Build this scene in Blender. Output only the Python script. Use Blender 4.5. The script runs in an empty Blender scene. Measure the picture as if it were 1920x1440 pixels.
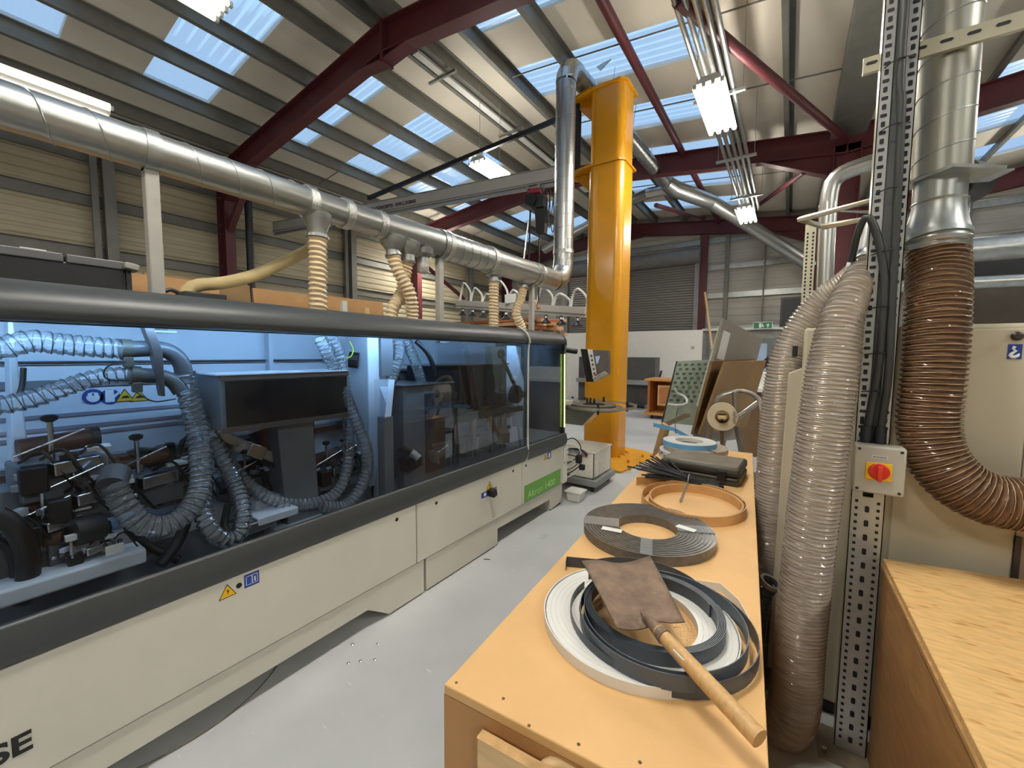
import bpy, bmesh, math, random
from mathutils import Vector, Matrix
R = math.radians
random.seed(7)
S = bpy.context.scene
COL = S.collection

# ---------------------------------------------------------------- camera
cd = bpy.data.cameras.new('camera'); cam = bpy.data.objects.new('camera', cd); COL.objects.link(cam)
cd.sensor_width = 36.0; cd.lens = 765.0 / 1920.0 * 36.0; cd.clip_start = 0.05; cd.clip_end = 200
rot = Matrix(((0.82763368, -0.04681992, 0.55931243), (0.56123122, 0.0575262, -0.82565747), (0.0064821, 0.99724552, 0.07388742)))
cam.matrix_world = Matrix.Translation((0, 0, 1.6)) @ rot.to_4x4()
S.camera = cam
# ---------------------------------------------------------------- sky, exposure
w = bpy.data.worlds.new('sky'); S.world = w; w.use_nodes = True
bg = w.node_tree.nodes['Background']; bg.inputs[0].default_value = (0.50, 0.73, 1.0, 1); bg.inputs[1].default_value = .84
S.view_settings.view_transform = 'Standard'; S.view_settings.look = 'None'; S.view_settings.gamma = 1.0
S.view_settings.use_curve_mapping = False
S.view_settings.exposure = 0.52
S.cycles.use_denoising = True
S.cycles.max_bounces = 9; S.cycles.diffuse_bounces = 4; S.cycles.glossy_bounces = 4
S.cycles.transparent_max_bounces = 18; S.cycles.sample_clamp_indirect = 6.0
S.cycles.caustics_reflective = False; S.cycles.caustics_refractive = False
LAMP = 58.0          # radiance of the fluorescent lamps
LED = 44.0           # radiance of the strip inside the machine hood

# ---------------------------------------------------------------- materials
def lin(h):
    h = h.lstrip('#'); c = [int(h[i:i+2], 16) / 255 for i in (0, 2, 4)]
    return [x / 12.92 if x <= .04045 else ((x + .055) / 1.055) ** 2.4 for x in c]
MATS = {}
def mat(name, col, rough=.5, metal=0., var=.12, scale=6., bump=0., bscale=60., stretch=None, spec=.5, emit=None, coat=0., rvar=0.):
    """principled surface whose colour, gloss and relief vary with noise"""
    if name in MATS: return MATS[name]
    m = bpy.data.materials.new(name); m.use_nodes = True; nt = m.node_tree; N = nt.nodes; L = nt.links
    p = N['Principled BSDF']; c = lin(col) if isinstance(col, str) else col
    tc = N.new('ShaderNodeTexCoord'); src = tc.outputs['Object']
    if stretch:
        mp = N.new('ShaderNodeMapping'); mp.inputs['Scale'].default_value = stretch; L.new(src, mp.inputs[0]); src = mp.outputs[0]
    n = N.new('ShaderNodeTexNoise'); n.inputs['Scale'].default_value = scale; n.inputs['Detail'].default_value = 6; L.new(src, n.inputs['Vector'])
    r = N.new('ShaderNodeValToRGB'); r.color_ramp.elements[0].position = .3; r.color_ramp.elements[1].position = .7
    r.color_ramp.elements[0].color = [x * (1 - var) for x in c] + [1]; r.color_ramp.elements[1].color = [min(1, x * (1 + var)) for x in c] + [1]
    L.new(n.outputs[0], r.inputs[0]); L.new(r.outputs[0], p.inputs['Base Color'])
    p.inputs['Roughness'].default_value = rough; p.inputs['Metallic'].default_value = metal; p.inputs['Specular IOR Level'].default_value = spec
    if rvar:
        mr = N.new('ShaderNodeMapRange'); mr.inputs[3].default_value = rough - rvar; mr.inputs[4].default_value = rough + rvar
        L.new(n.outputs[0], mr.inputs[0]); L.new(mr.outputs[0], p.inputs['Roughness'])
    if coat: p.inputs['Coat Weight'].default_value = coat; p.inputs['Coat Roughness'].default_value = .15
    if bump:
        b = N.new('ShaderNodeTexNoise'); b.inputs['Scale'].default_value = bscale; b.inputs['Detail'].default_value = 4; L.new(src, b.inputs['Vector'])
        bp = N.new('ShaderNodeBump'); bp.inputs['Strength'].default_value = bump; bp.inputs['Distance'].default_value = .01
        L.new(b.outputs[0], bp.inputs['Height']); L.new(bp.outputs[0], p.inputs['Normal'])
    if emit:
        p.inputs['Emission Color'].default_value = lin(emit[0]) + [1] if isinstance(emit[0], str) else list(emit[0]) + [1]
        p.inputs['Emission Strength'].default_value = emit[1]
    MATS[name] = m; return m
def clear(name, tint, gloss=.5, rough=.1, body=(.8, .8, .8), bodyw=.2, fres=1.45, transl=0.):
    """see-through plastic or glass: tinted transparency, a little milky body, fresnel reflection"""
    if name in MATS: return MATS[name]
    m = bpy.data.materials.new(name); m.use_nodes = True; nt = m.node_tree; N = nt.nodes; L = nt.links
    N.remove(N['Principled BSDF']); out = N['Material Output']
    t = N.new('ShaderNodeBsdfTransparent'); t.inputs[0].default_value = list(tint) + [1]
    nz = N.new('ShaderNodeTexNoise'); nz.inputs['Scale'].default_value = 9
    d = N.new('ShaderNodeBsdfTranslucent' if transl else 'ShaderNodeBsdfDiffuse'); d.inputs[0].default_value = list(body) + [1]
    mth = N.new('ShaderNodeMath'); mth.operation = 'MULTIPLY_ADD'; mth.inputs[1].default_value = bodyw * .3; mth.inputs[2].default_value = bodyw * .85
    L.new(nz.outputs[0], mth.inputs[0])
    a = N.new('ShaderNodeMixShader'); L.new(mth.outputs[0], a.inputs[0]); L.new(t.outputs[0], a.inputs[1]); L.new(d.outputs[0], a.inputs[2])
    g = N.new('ShaderNodeBsdfGlossy'); g.inputs['Roughness'].default_value = rough
    f = N.new('ShaderNodeFresnel'); f.inputs[0].default_value = fres
    fm = N.new('ShaderNodeMath'); fm.operation = 'MULTIPLY'; fm.inputs[1].default_value = gloss; L.new(f.outputs[0], fm.inputs[0])
    b = N.new('ShaderNodeMixShader'); L.new(fm.outputs[0], b.inputs[0]); L.new(a.outputs[0], b.inputs[1]); L.new(g.outputs[0], b.inputs[2])
    L.new(b.outputs[0], out.inputs[0]); MATS[name] = m; return m
def glow(name, col, s):
    if name in MATS: return MATS[name]
    m = bpy.data.materials.new(name); m.use_nodes = True; N = m.node_tree.nodes
    p = N['Principled BSDF']; p.inputs['Base Color'].default_value = (.8, .8, .8, 1)
    p.inputs['Emission Color'].default_value = list(col) + [1]; p.inputs['Emission Strength'].default_value = s
    MATS[name] = m; return m

ROOFM = mat('roof liner', '#e4dccb', .7, var=.05, scale=1.5, bump=.1, bscale=40)
WALLM = mat('cream cladding', '#b0a68b', .55, var=.06, scale=2)
WALLE = mat('pale cladding', '#bdb8ac', .55, var=.05, scale=2)
GALV = mat('galvanised steel', '#a9aca9', .36, .9, var=.14, scale=14, rvar=.06)
DUCTM = mat('spiral duct steel', '#b2b3af', .36, 1., var=.05, scale=3)
PURL = mat('purlin steel', '#77766f', .5, .2, var=.1, scale=5)
REDM = mat('red oxide paint', '#5a2529', .5, var=.14, scale=3)
FLOORM = mat('floor paint', '#c2c4c5', .42, var=.07, scale=2.2, bump=.04, bscale=25, rvar=.08)
def scuff(m, col, lo, hi, scale, stretch):
    nt = m.node_tree; N = nt.nodes; L = nt.links; p = N['Principled BSDF']
    tc = N.new('ShaderNodeTexCoord'); mp = N.new('ShaderNodeMapping'); mp.inputs['Scale'].default_value = stretch; mp.inputs['Rotation'].default_value = (0,0,.9); L.new(tc.outputs['Object'], mp.inputs[0])
    n = N.new('ShaderNodeTexNoise'); n.inputs['Scale'].default_value = scale; n.inputs['Detail'].default_value = 3; L.new(mp.outputs[0], n.inputs['Vector'])
    r = N.new('ShaderNodeMapRange'); r.inputs[1].default_value = lo; r.inputs[2].default_value = hi; L.new(n.outputs[0], r.inputs[0])
    mx = N.new('ShaderNodeMix'); mx.data_type = 'RGBA'; mx.inputs[7].default_value = lin(col) + [1]; L.new(r.outputs[0], mx.inputs[0])
    L.new(p.inputs['Base Color'].links[0].from_socket, mx.inputs[6]); L.new(mx.outputs[2], p.inputs['Base Color'])
scuff(FLOORM, '#dcdcd6', .70, .76, 9, (1, 6, 1)); scuff(FLOORM, '#8f8f8c', .68, .8, 3, (1, 1, 1))
YEL = mat('yellow paint', '#cf8f00', .35, var=.06, scale=3, coat=.3)
CREAM = mat('machine cream paint', '#c9c6b8', .42, var=.03, scale=5, bump=.03, bscale=300)
HOODM = mat('machine charcoal paint', '#383b3c', .42, var=.05, scale=5, bump=.03, bscale=400)
DARK = mat('dark grey plastic', '#26282a', .45, var=.1)
BLACK = mat('black rubber', '#101112', .5, var=.2)
WHITEP = mat('white plastic', '#dcdcd6', .4, var=.04)
WHITEM = mat('white lacquered board', '#e6e3dc', .35, var=.03)
STEEL = mat('bright steel', '#c6c9cc', .25, 1., var=.1, scale=20)
ALU = mat('aluminium', '#b9bdc0', .35, .9, var=.08, scale=12)
BROWNM = mat('rust brown motor paint', '#5b3a2c', .5, var=.25, scale=14)
MDF = mat('mdf', '#d6aa70', .6, var=.08, scale=4, bump=.04, bscale=120)
MDFE = mat('mdf edge', '#b98d5c', .7, var=.1, scale=9)
MDFD = mat('brown hardboard', '#8a6c45', .6, var=.1, scale=4)
GREYB = mat('grey melamine', '#8f877b', .5, var=.04, scale=3)
PLY = mat('birch ply', '#d9b785', .55, var=.12, scale=5, stretch=(1, 12, 12))
PLYE = mat('ply edge', '#b9925f', .6, var=.25, scale=90, stretch=(.3, .3, 3))
WOODO = mat('orange pine', '#c28a4a', .55, var=.15, scale=6, stretch=(1, 9, 9))
TIMB = mat('sawn timber', '#a8683f', .65, var=.3, scale=10)
HANDLEM = mat('ash handle', '#c39a63', .5, var=.14, scale=9, stretch=(14, 14, 1.5))
BEIGEH = mat('beige hose', '#d8c3a0', .4, var=.06, scale=12)
CANVAS = mat('canvas hose', '#bda877', .6, var=.1, scale=10)
LOUVRE = mat('shutter grey', '#85807b', .38, .3, var=.05, scale=4)
CASEM = mat('moulded case', '#3b3730', .5, var=.25, scale=7, bump=.1, bscale=40)
INNERW = mat('machine inner white', '#d3dae2', .45, var=.04, scale=4)
INNERG = mat('machine inner grey', '#6d7074', .45, var=.1, scale=6)
GLASS = clear('smoked window', (.84, .87, .90), .32, .02, (.02, .02, .02), .05, 1.40)
CLEARH = clear('clear hose', (.97, .95, .92), 1., .10, (.92, .82, .71), .4, 1.5)
CLEARB = clear('clear hose bluish', (.97, .98, .98), .9, .18, (.8, .85, .9), .14, 1.45)
CRATEM = clear('milky crate', (.9, .9, .86), .5, .2, (.90, .86, .76), .95, 1.45)
AMBER = clear('brown clear hose', (.72, .52, .36), 1., .14, (.24, .14, .08), .6, 1.5)
SKYL = clear('skylight sheet', (.93, .96, 1.0), .3, .3, (.62, .75, .92), .35, 1.3, transl=1.)
TUBE = glow('lamp tube', (1., .955, .86), LAMP)
DIM = glow('dim lamp tube', (1., .93, .78), LAMP * .012)  # glow kept weak so the single tubes stay distinct
HALO = glow('lamp diffuser', (1., .90, .74), LAMP)
LEDM = glow('hood light strip', (.36, .64, 1.), LED)
LIME = glow('lime status light', (.75, 1., .18), 1.6)

# ---------------------------------------------------------------- builders
ORG = {}
class MB:
    """collects shapes in world (or thing) coordinates and links them as one mesh object"""
    def __init__(s): s.v = []; s.f = []
    def add(s, vs, fs):
        o = len(s.v); s.v += [tuple(x) for x in vs]; s.f += [tuple(i + o for i in f) for f in fs]; return s
    def box(s, a, b):
        (x0, y0, z0), (x1, y1, z1) = a, b
        return s.add([(x0,y0,z0),(x1,y0,z0),(x1,y1,z0),(x0,y1,z0),(x0,y0,z1),(x1,y0,z1),(x1,y1,z1),(x0,y1,z1)],
                     [(0,3,2,1),(4,5,6,7),(0,1,5,4),(1,2,6,5),(2,3,7,6),(3,0,4,7)])
    def obox(s, c, size, rz=0, rx=0, ry=0):
        m = Matrix.Translation(c) @ Matrix.Rotation(rz,4,'Z') @ Matrix.Rotation(ry,4,'Y') @ Matrix.Rotation(rx,4,'X')
        x, y, z = [k / 2 for k in size]
        vs = [m @ Vector(p) for p in ((-x,-y,-z),(x,-y,-z),(x,y,-z),(-x,y,-z),(-x,-y,z),(x,-y,z),(x,y,z),(-x,y,z))]
        return s.add(vs, [(0,3,2,1),(4,5,6,7),(0,1,5,4),(1,2,6,5),(2,3,7,6),(3,0,4,7)])
    def hexa(s, p):      # eight corners, bottom four then top four
        return s.add(p, [(0,3,2,1),(4,5,6,7),(0,1,5,4),(1,2,6,5),(2,3,7,6),(3,0,4,7)])
    def slab(s, quad, n):   # a quad thickened along vector n
        return s.hexa([Vector(q) for q in quad] + [Vector(q) + Vector(n) for q in quad])
    def ext(s, prof, p0, p1, up=(0,0,1), caps=True):   # 2D profile swept straight from p0 to p1
        p0, p1 = Vector(p0), Vector(p1); t = (p1 - p0).normalized(); sd = t.cross(Vector(up)).normalized(); u = sd.cross(t)
        n = len(prof); vs = [p0 + sd*x + u*y for x, y in prof] + [p1 + sd*x + u*y for x, y in prof]
        fs = [(i, (i+1) % n, n + (i+1) % n, n + i) for i in range(n)]
        if caps: fs += [tuple(range(n))[::-1], tuple(range(n, 2*n))]
        return s.add(vs, fs)
    def bar(s, p0, p1, wd, h=None, up=(0,0,1)):
        h = h or wd; return s.ext([(-wd/2,-h/2),(wd/2,-h/2),(wd/2,h/2),(-wd/2,h/2)], p0, p1, up)
    def cyl(s, p0, p1, r, r1=None, seg=16, caps=True):
        r1 = r if r1 is None else r1; p0, p1 = Vector(p0), Vector(p1); t = (p1 - p0).normalized()
        a = t.orthogonal().normalized(); b = t.cross(a); vs = []
        for p, rr in ((p0, r), (p1, r1)):
            for i in range(seg):
                k = 2*math.pi*i/seg; vs.append(p + a*(rr*math.cos(k)) + b*(rr*math.sin(k)))
        fs = [(i, (i+1) % seg, seg+(i+1) % seg, seg+i) for i in range(seg)]
        if caps: fs += [tuple(range(seg))[::-1], tuple(range(seg, 2*seg))]
        return s.add(vs, fs)
    def ring(s, c, axis, r0, r1, h, seg=40):   # flat ring (washer) of height h along axis
        c = Vector(c); t = Vector(axis).normalized(); a = t.orthogonal().normalized(); b = t.cross(a); vs = []
        for rr, d in ((r0,0),(r1,0),(r1,h),(r0,h)):
            for i in range(seg):
                k = 2*math.pi*i/seg; vs.append(c + t*d + a*(rr*math.cos(k)) + b*(rr*math.sin(k)))
        fs = []
        for q in range(4):
            for i in range(seg):
                j = (i+1) % seg; q2 = (q+1) % 4; fs.append((q*seg+j, q*seg+i, q2*seg+i, q2*seg+j))
        return s.add(vs, fs)
    def tube(s, pts, r, seg=10, caps=True, ribs=None):
        """round tube along points; r number or list; ribs=(pitch, depth, hand) gives a corrugated spiral wall"""
        P = [Vector(p) for p in pts]; n = len(P)
        rr = r if isinstance(r, (list, tuple)) else [r]*n
        T = [(P[min(i+1, n-1)] - P[max(i-1, 0)]).normalized() for i in range(n)]
        a = T[0].orthogonal().normalized(); vs = []; L = 0
        for i in range(n):
            if i: L += (P[i] - P[i-1]).length
            a = (a - T[i]*a.dot(T[i])).normalized(); b = T[i].cross(a)
            for k in range(seg):
                th = 2*math.pi*k/seg; q = rr[i]
                if ribs: q += ribs[1] * (-.5*math.cos(2*math.pi*(L/ribs[0] + ribs[2]*k/seg)))
                vs.append(P[i] + a*(q*math.cos(th)) + b*(q*math.sin(th)))
        fs = [(i*seg+k, i*seg+(k+1) % seg, (i+1)*seg+(k+1) % seg, (i+1)*seg+k) for i in range(n-1) for k in range(seg)]
        if caps: fs += [tuple(range(seg))[::-1], tuple(range((n-1)*seg, n*seg))]
        return s.add(vs, fs)
    def helix(s, pts, r, pitch, wr, seg=16, wseg=4):
        """a wire wound round the path"""
        P = [Vector(p) for p in pts]; n = len(P); T = [(P[min(i+1, n-1)] - P[max(i-1, 0)]).normalized() for i in range(n)]
        a = T[0].orthogonal().normalized(); fr = []; D = [0]
        for i in range(n):
            if i: D.append(D[-1] + (P[i] - P[i-1]).length)
            a = (a - T[i]*a.dot(T[i])).normalized(); fr.append((a.copy(), T[i].cross(a)))
        out = []; i = 0; m = int(D[-1]/pitch*seg)
        for k in range(m):
            d = k/seg*pitch
            while i < n-2 and D[i+1] < d: i += 1
            u = (d - D[i]) / max(1e-9, D[i+1] - D[i]); c = P[i].lerp(P[i+1], u); th = 2*math.pi*k/seg
            rr = r if not callable(r) else r(d / D[-1])
            out.append(c + (fr[i][0].lerp(fr[i+1][0], u)*math.cos(th) + fr[i][1].lerp(fr[i+1][1], u)*math.sin(th))*rr)
        return s.tube(out, wr, wseg) if len(out) > 2 else s
    def lathe(s, prof, c, axis=(0,0,1), seg=24):   # prof: (radius, height) pairs
        c = Vector(c); t = Vector(axis).normalized(); a = t.orthogonal().normalized(); b = t.cross(a); n = len(prof); vs = []
        for rr, h in prof:
            for i in range(seg):
                k = 2*math.pi*i/seg; vs.append(c + t*h + a*(rr*math.cos(k)) + b*(rr*math.sin(k)))
        fs = [(j*seg+i, j*seg+(i+1) % seg, (j+1)*seg+(i+1) % seg, (j+1)*seg+i) for j in range(n-1) for i in range(seg)]
        fs += [tuple(range(seg))[::-1], tuple(range((n-1)*seg, n*seg))]
        return s.add(vs, fs)
    def poly(s, pts, n):   # flat polygon thickened along vector n
        k = len(pts); n = Vector(n); vs = [Vector(p) for p in pts] + [Vector(p) + n for p in pts]
        return s.add(vs, [tuple(range(k))[::-1], tuple(range(k, 2*k))] + [(i, (i+1) % k, k+(i+1) % k, k+i) for i in range(k)])
    def build(s, name, m, parent=None, bevel=0, smooth=35, kind=None, label=None, seg=2):
        me = bpy.data.meshes.new(name); o0 = ORG.get(parent.name, Vector()) if parent else Vector()
        me.from_pydata([tuple(Vector(v) - o0) for v in s.v], [], s.f)
        bm = bmesh.new(); bm.from_mesh(me); bmesh.ops.recalc_face_normals(bm, faces=bm.faces); bm.to_mesh(me); bm.free()
        if smooth:
            me.polygons.foreach_set('use_smooth', [True]*len(me.polygons)); me.set_sharp_from_angle(angle=R(smooth))
        me.materials.append(m); o = bpy.data.objects.new(name, me); COL.objects.link(o)
        if parent: o.parent = parent; ORG[o.name] = o0
        if bevel:
            b = o.modifiers.new('edge', 'BEVEL'); b.width = bevel; b.segments = seg; b.limit_method = 'ANGLE'; b.angle_limit = R(40); b.harden_normals = False
        if kind: o['kind'] = kind
        if label: o['label'] = label
        return o
def tag(o, label, cat=None, group=None, kind=None):
    o['label'] = label
    if cat: o['category'] = cat
    if group: o['group'] = group
    if kind: o['kind'] = kind
    return o
def T(name, label, cat, loc=(0,0,0), rz=0, group=None, local=False, kind=None):
    o = bpy.data.objects.new(name, None); COL.objects.link(o); o.location = loc; o.rotation_euler = (0,0,rz); o.empty_display_size = .1
    ORG[o.name] = Vector() if local else Vector(loc)
    return tag(o, label, cat, group, kind)
def copy_thing(root, loc, label, rz=None):
    r = root.copy(); COL.objects.link(r); r.location = loc; r['label'] = label
    if rz is not None: r.rotation_euler = (0,0,rz)
    for ch in list(root.children):
        c = ch.copy(); COL.objects.link(c); c.parent = r
        for g in list(ch.children):
            d = g.copy(); COL.objects.link(d); d.parent = c
    return r
def inst(src, name, parent, M):     # another object on the same mesh
    o = bpy.data.objects.new(name, src.data); COL.objects.link(o); o.parent = parent; o.matrix_local = M; return o
def spline(pts, step=.02):
    """smooth path through points (Catmull-Rom), resampled evenly"""
    P = [Vector(p) for p in pts]; P = [P[0]*2 - P[1]] + P + [P[-1]*2 - P[-2]]; out = []
    for i in range(1, len(P)-2):
        p0, p1, p2, p3 = P[i-1:i+3]; n = max(2, int((p2 - p1).length/step))
        for k in range(n):
            t = k/n; out.append(.5*((2*p1) + (p2-p0)*t + (2*p0-5*p1+4*p2-p3)*t*t + (3*p1-p0-3*p2+p3)*t**3))
    out.append(P[-2]); return out
def text(name, body, loc, rotm, size, m, parent=None, align='LEFT', depth=.0008, sx=1.0, bold=0):
    c = bpy.data.curves.new(name, 'FONT'); c.body = body; c.size = size; c.align_x = align; c.extrude = depth; c.materials.append(m); c.offset = bold
    tmp = bpy.data.objects.new(name, c); COL.objects.link(tmp); dg = bpy.context.evaluated_depsgraph_get(); dg.update()
    me = bpy.data.meshes.new_from_object(tmp.evaluated_get(dg)); bpy.data.objects.remove(tmp)
    o0 = ORG.get(parent.name, Vector()) if parent else Vector()
    me.transform(Matrix.Translation(Vector(loc) - o0) @ rotm.to_4x4() @ Matrix.Diagonal((sx,1,1,1)))
    o = bpy.data.objects.new(name, me); COL.objects.link(o)
    if parent: o.parent = parent
    return o
RX_P = Matrix(((0,0,1),(1,0,0),(0,1,0)))      # lettering on a face that looks towards +X
RX_N = Matrix(((1,0,0),(0,0,-1),(0,1,0)))     # lettering on a face that looks towards -Y

# ================================================================ the hall
XW, XR, XV, XR2, XW2 = -10.55, -4.94, .68, 6.3, 11.92     # left wall, ridge, valley, second ridge, right wall
YB, YE = -7.0, 15.0
def roofz(x):
    d = abs(x - XR) if x < XV else abs(x - XR2)
    return 6.45 - .118*d
o = MB().box((XW-.3, YB-.3, -.2), (XW2+.3, YE+.3, 0)).build('floor', FLOORM, smooth=0); tag(o, 'smooth grey painted concrete floor of the workshop', kind='structure')
# cladding: horizontal ribbed sheets
def cladding(p0, p1, z0, z1, inward, pitch=.16, dep=.022):
    mb = MB(); p0, p1, n = Vector(p0), Vector(p1), Vector(inward); prof = []; z = z0
    while z < z1:
        for dz, d in ((0, 0), (.03, dep), (.1, dep), (.13, 0)): prof.append((min(z+dz, z1), d))
        z += pitch
    prof.append((z1, 0)); k = len(prof)
    vs = [p0 + n*d + Vector((0,0,z)) for z, d in prof] + [p1 + n*d + Vector((0,0,z)) for z, d in prof]
    vs += [p0 - n*.1 + Vector((0,0,z1)), p0 - n*.1 + Vector((0,0,z0)), p1 - n*.1 + Vector((0,0,z1)), p1 - n*.1 + Vector((0,0,z0))]
    fs = [(i, i+1, k+i+1, k+i) for i in range(k-1)] + [(k-1, 2*k, 2*k+2, 2*k-1), (2*k, 2*k+1, 2*k+3, 2*k+2), (2*k+1, 0, k, 2*k+3)]
    return mb.add(vs, fs)
wl = cladding((XW,YB,0), (XW,YE,0), 0, 5.9, (1,0,0)).build('wall_left', WALLM, smooth=0); tag(wl, 'cream ribbed metal cladding wall with steel rails', kind='structure')
we = cladding((XW,YE,0), (XW2,YE,0), 0, 6.5, (0,-1,0), .22, .012).build('wall_end', WALLE, smooth=0); tag(we, 'pale insulated cladding end wall around the roller shutter', kind='structure')
wr = cladding((XW2,YB,0), (XW2,YE,0), 0, 5.9, (-1,0,0)).build('wall_right', WALLM, smooth=0); tag(wr, 'cream cladding wall of the neighbouring bay', kind='structure')
wb = cladding((XW,YB,0), (XW2,YB,0), 0, 6.5, (0,1,0)).build('wall_back', WALLM, smooth=0); tag(wb, 'cream cladding wall behind the viewpoint', kind='structure')
CPROF = [(-.035,-.1),(.035,-.1),(.035,-.092),(-.027,-.092),(-.027,.092),(.035,.092),(.035,.1),(-.035,.1)]
for z in (.9, 1.7, 2.5, 3.37, 4.28, 5.05):
    MB().ext(CPROF, (XW+.06, YB, z), (XW+.06, YE, z)).build('girt', PURL, wl, smooth=0)
for z, x0, x1 in ((4.46, -2.35, XW2), (3.55, -2.35, XW2), (5.33, XW, XW2), (2.5, -2.35, XW2)):
    MB().ext(CPROF, (x0, YE-.06, z), (x1, YE-.06, z)).build('girt', GALV, we, smooth=0)
for x, wd in ((-1.79, .12), (-.76, .04), (3.5, .1)):
    MB().box((x-wd/2, YE-.16, 0), (x+wd/2, YE-.02, 5.6)).build('wind_post', PURL, we, smooth=0)
for y in (-3.5, 2.0, 7.0, 12.2):
    MB().box((XW+.12, y-.02, 0), (XW+.2, y+.07, 5.5)).build('wind_post', PURL, wl, smooth=0)
    MB().box((XW+.1, y+.13, 0), (XW+.26, y+.29, 5.5)).build('wind_post', PURL, wl, smooth=0)
# ---- roof: liner sheets with strips of skylight between the purlins
ceil = MB()
strips = [(.55 + 1.8*k, 1.45 + 1.8*k) for k in range(-4, 8)]
slopes = [(XW, XR, -8.8, -5.83), (XR, XV, -4.05, -1.08), (XV, XR2, 2.4, 5.4), (XR2, XW2, 7.2, 10.2)]
def roofquad(mb, xa, xb, ya, yb):
    za, zb = (roofz(xa + 1e-6), roofz(xb - 1e-6))
    return mb.hexa([(xa,ya,za),(xb,ya,zb),(xb,yb,zb),(xa,yb,za),(xa,ya,za+.08),(xb,ya,zb+.08),(xb,yb,zb+.08),(xa,yb,za+.08)])
edges = [YB] + [e for s_ in strips for e in s_] + [YE+.2]
for xa, xb, s0, s1 in slopes:
    for i in range(len(edges)-1):
        ya, yb = edges[i], edges[i+1]
        if i % 2 == 0: roofquad(ceil, xa, xb, ya, yb)
        else: roofquad(ceil, xa, s0, ya, yb); roofquad(ceil, s1, xb, ya, yb)
ceiling = ceil.build('ceiling', ROOFM, smooth=0); tag(ceiling, 'cream lined pitched roof with strips of skylights', kind='structure')
for xa, xb, s0, s1 in slopes[:3]:
    src = None
    for ya, yb in strips:
        if src is None:
            mb = MB(); n = 6; pr = []
            for i in range(n):
                y = (yb-ya)*i/n
                for dy, d in ((0,.0),(.035,.01),(.06,.01),(.095,0)): pr.append((y+dy, d))
            pr.append((yb-ya, 0)); k = len(pr)
            z0, z1 = roofz(s0), roofz(s1)
            vs = [(s0, y, z0+.03+d) for y, d in pr] + [(s1, y, z1+.03+d) for y, d in pr]
            mb.add(vs, [(i, i+1, k+i+1, k+i) for i in range(k-1)])
            src = mb.build('skylight_pane', SKYL, ceiling, smooth=0); src.location.y = ya
        else: inst(src, 'skylight_pane', ceiling, Matrix.Translation((0, ya, 0)))
ZPROF = [(-.07,-.1),(.004,-.1),(.004,.092),(.07,.092),(.07,.1),(-.004,.1),(-.004,-.092),(-.07,-.092)]
for x in (-5.1, -5.83, -6.83, -7.82, -8.8, -9.75, -4.78, -4.05, -3.05, -1.08, -.2, 1.5, 2.4, 3.4, 4.4, 5.4, 6.1, 7.2, 8.2, 9.2):
    z = roofz(x) - .105; MB().ext(ZPROF, (x, YB, z), (x, YE, z)).build('purlin', PURL, ceiling, smooth=0)
for x, wd in ((XW+.18, .3), (XV, .5)):
    MB().box((x-wd/2, YB, roofz(x)-.32), (x+wd/2, YE, roofz(x)-.06)).build('gutter_beam', PURL, ceiling, smooth=0)
for y in (-3, .9, 5.9, 7.7, 11.4):      # thin anti-sag rods between the purlins
    for a, b in ((-9.75, -8.8), (-4.05, -3.05), (-3.05, -1.08), (-1.08, -.2), (-.2, .6)):
        MB().cyl((a, y, roofz(a)-.15), (b, y+.02, roofz(b)-.12), .012, seg=6).build('sag_rod', PURL, ceiling)
# ---- red portal frames
frame = T('portal_frame', 'dark red steel rafters, columns and braces carrying the roof', None, (0,0,0), kind='structure')
def IPROF(d, wd, tf=.02, tw=.014):
    return [(-wd/2,-d/2),(wd/2,-d/2),(wd/2,-d/2+tf),(tw/2,-d/2+tf),(tw/2,d/2-tf),(wd/2,d/2-tf),(wd/2,d/2),(-wd/2,d/2),(-wd/2,d/2-tf),(-tw/2,d/2-tf),(-tw/2,-d/2+tf),(-wd/2,-d/2+tf)]
def rz_(x): return roofz(x) - .21 - .21
for y in (-6.9, -1.41, 4.06, 9.53, 14.8):
    for xa, xb in ((XW+.2, XR), (XV, XR), (XV, XR2), (XW2-.2, XR2)):
        sg = 1 if xb > xa else -1
        MB().ext(IPROF(.42, .19), (xa, y, rz_(xa+sg*1e-6)), (xb, y, rz_(xb))).build('rafter', REDM, frame, smooth=0)
        # haunch below the knee
        z0 = rz_(xa + sg*.1) - .2; xe = xa + sg*1.3; ze = rz_(xe) - .2
        MB().poly([(xa+sg*.1, y-.008, z0), (xe, y-.008, ze), (xa+sg*.1, y-.008, z0-.42)], (0,.016,0)).build('haunch', REDM, frame, smooth=0)
        MB().bar((xa+sg*.1, y, z0-.42), (xe, y, ze), .19, .02).build('haunch', REDM, frame, smooth=0)
        # apex haunch and splice plate
        xk = xb - sg*.5
        MB().poly([(xb, y-.008, rz_(xb)-.2), (xk, y-.008, rz_(xk)-.2), (xb-sg*.04, y-.008, rz_(xb)-.30)], (0,.016,0)).build('haunch', REDM, frame, smooth=0)
        MB().bar((xk, y, rz_(xk)-.2), (xb-sg*.02, y, rz_(xb)-.31), .19, .02).build('haunch', REDM, frame, smooth=0)
    for xa in (XR, XR2): MB().box((xa-.025, y-.1, rz_(xa)-.35), (xa+.025, y+.1, rz_(xa)+.22)).build('splice_plate', REDM, frame, smooth=0)
    for x in (XW+.22, XV, XW2-.22):
        if x == XV and y < 5: continue
        MB().ext(IPROF(.4, .19), (x, y, 0), (x, y, roofz(x)-.45), up=(1,0,0)).build('column', REDM, frame, smooth=0)
MB().box((-2.58, 14.72, 0), (-2.36, 14.92, 5.5)).build('column', REDM, frame, smooth=0)
MB().cyl((-2.07, -6, 5.86), (-2.07, 15, 5.86), .065).build('brace', REDM, frame)
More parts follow.
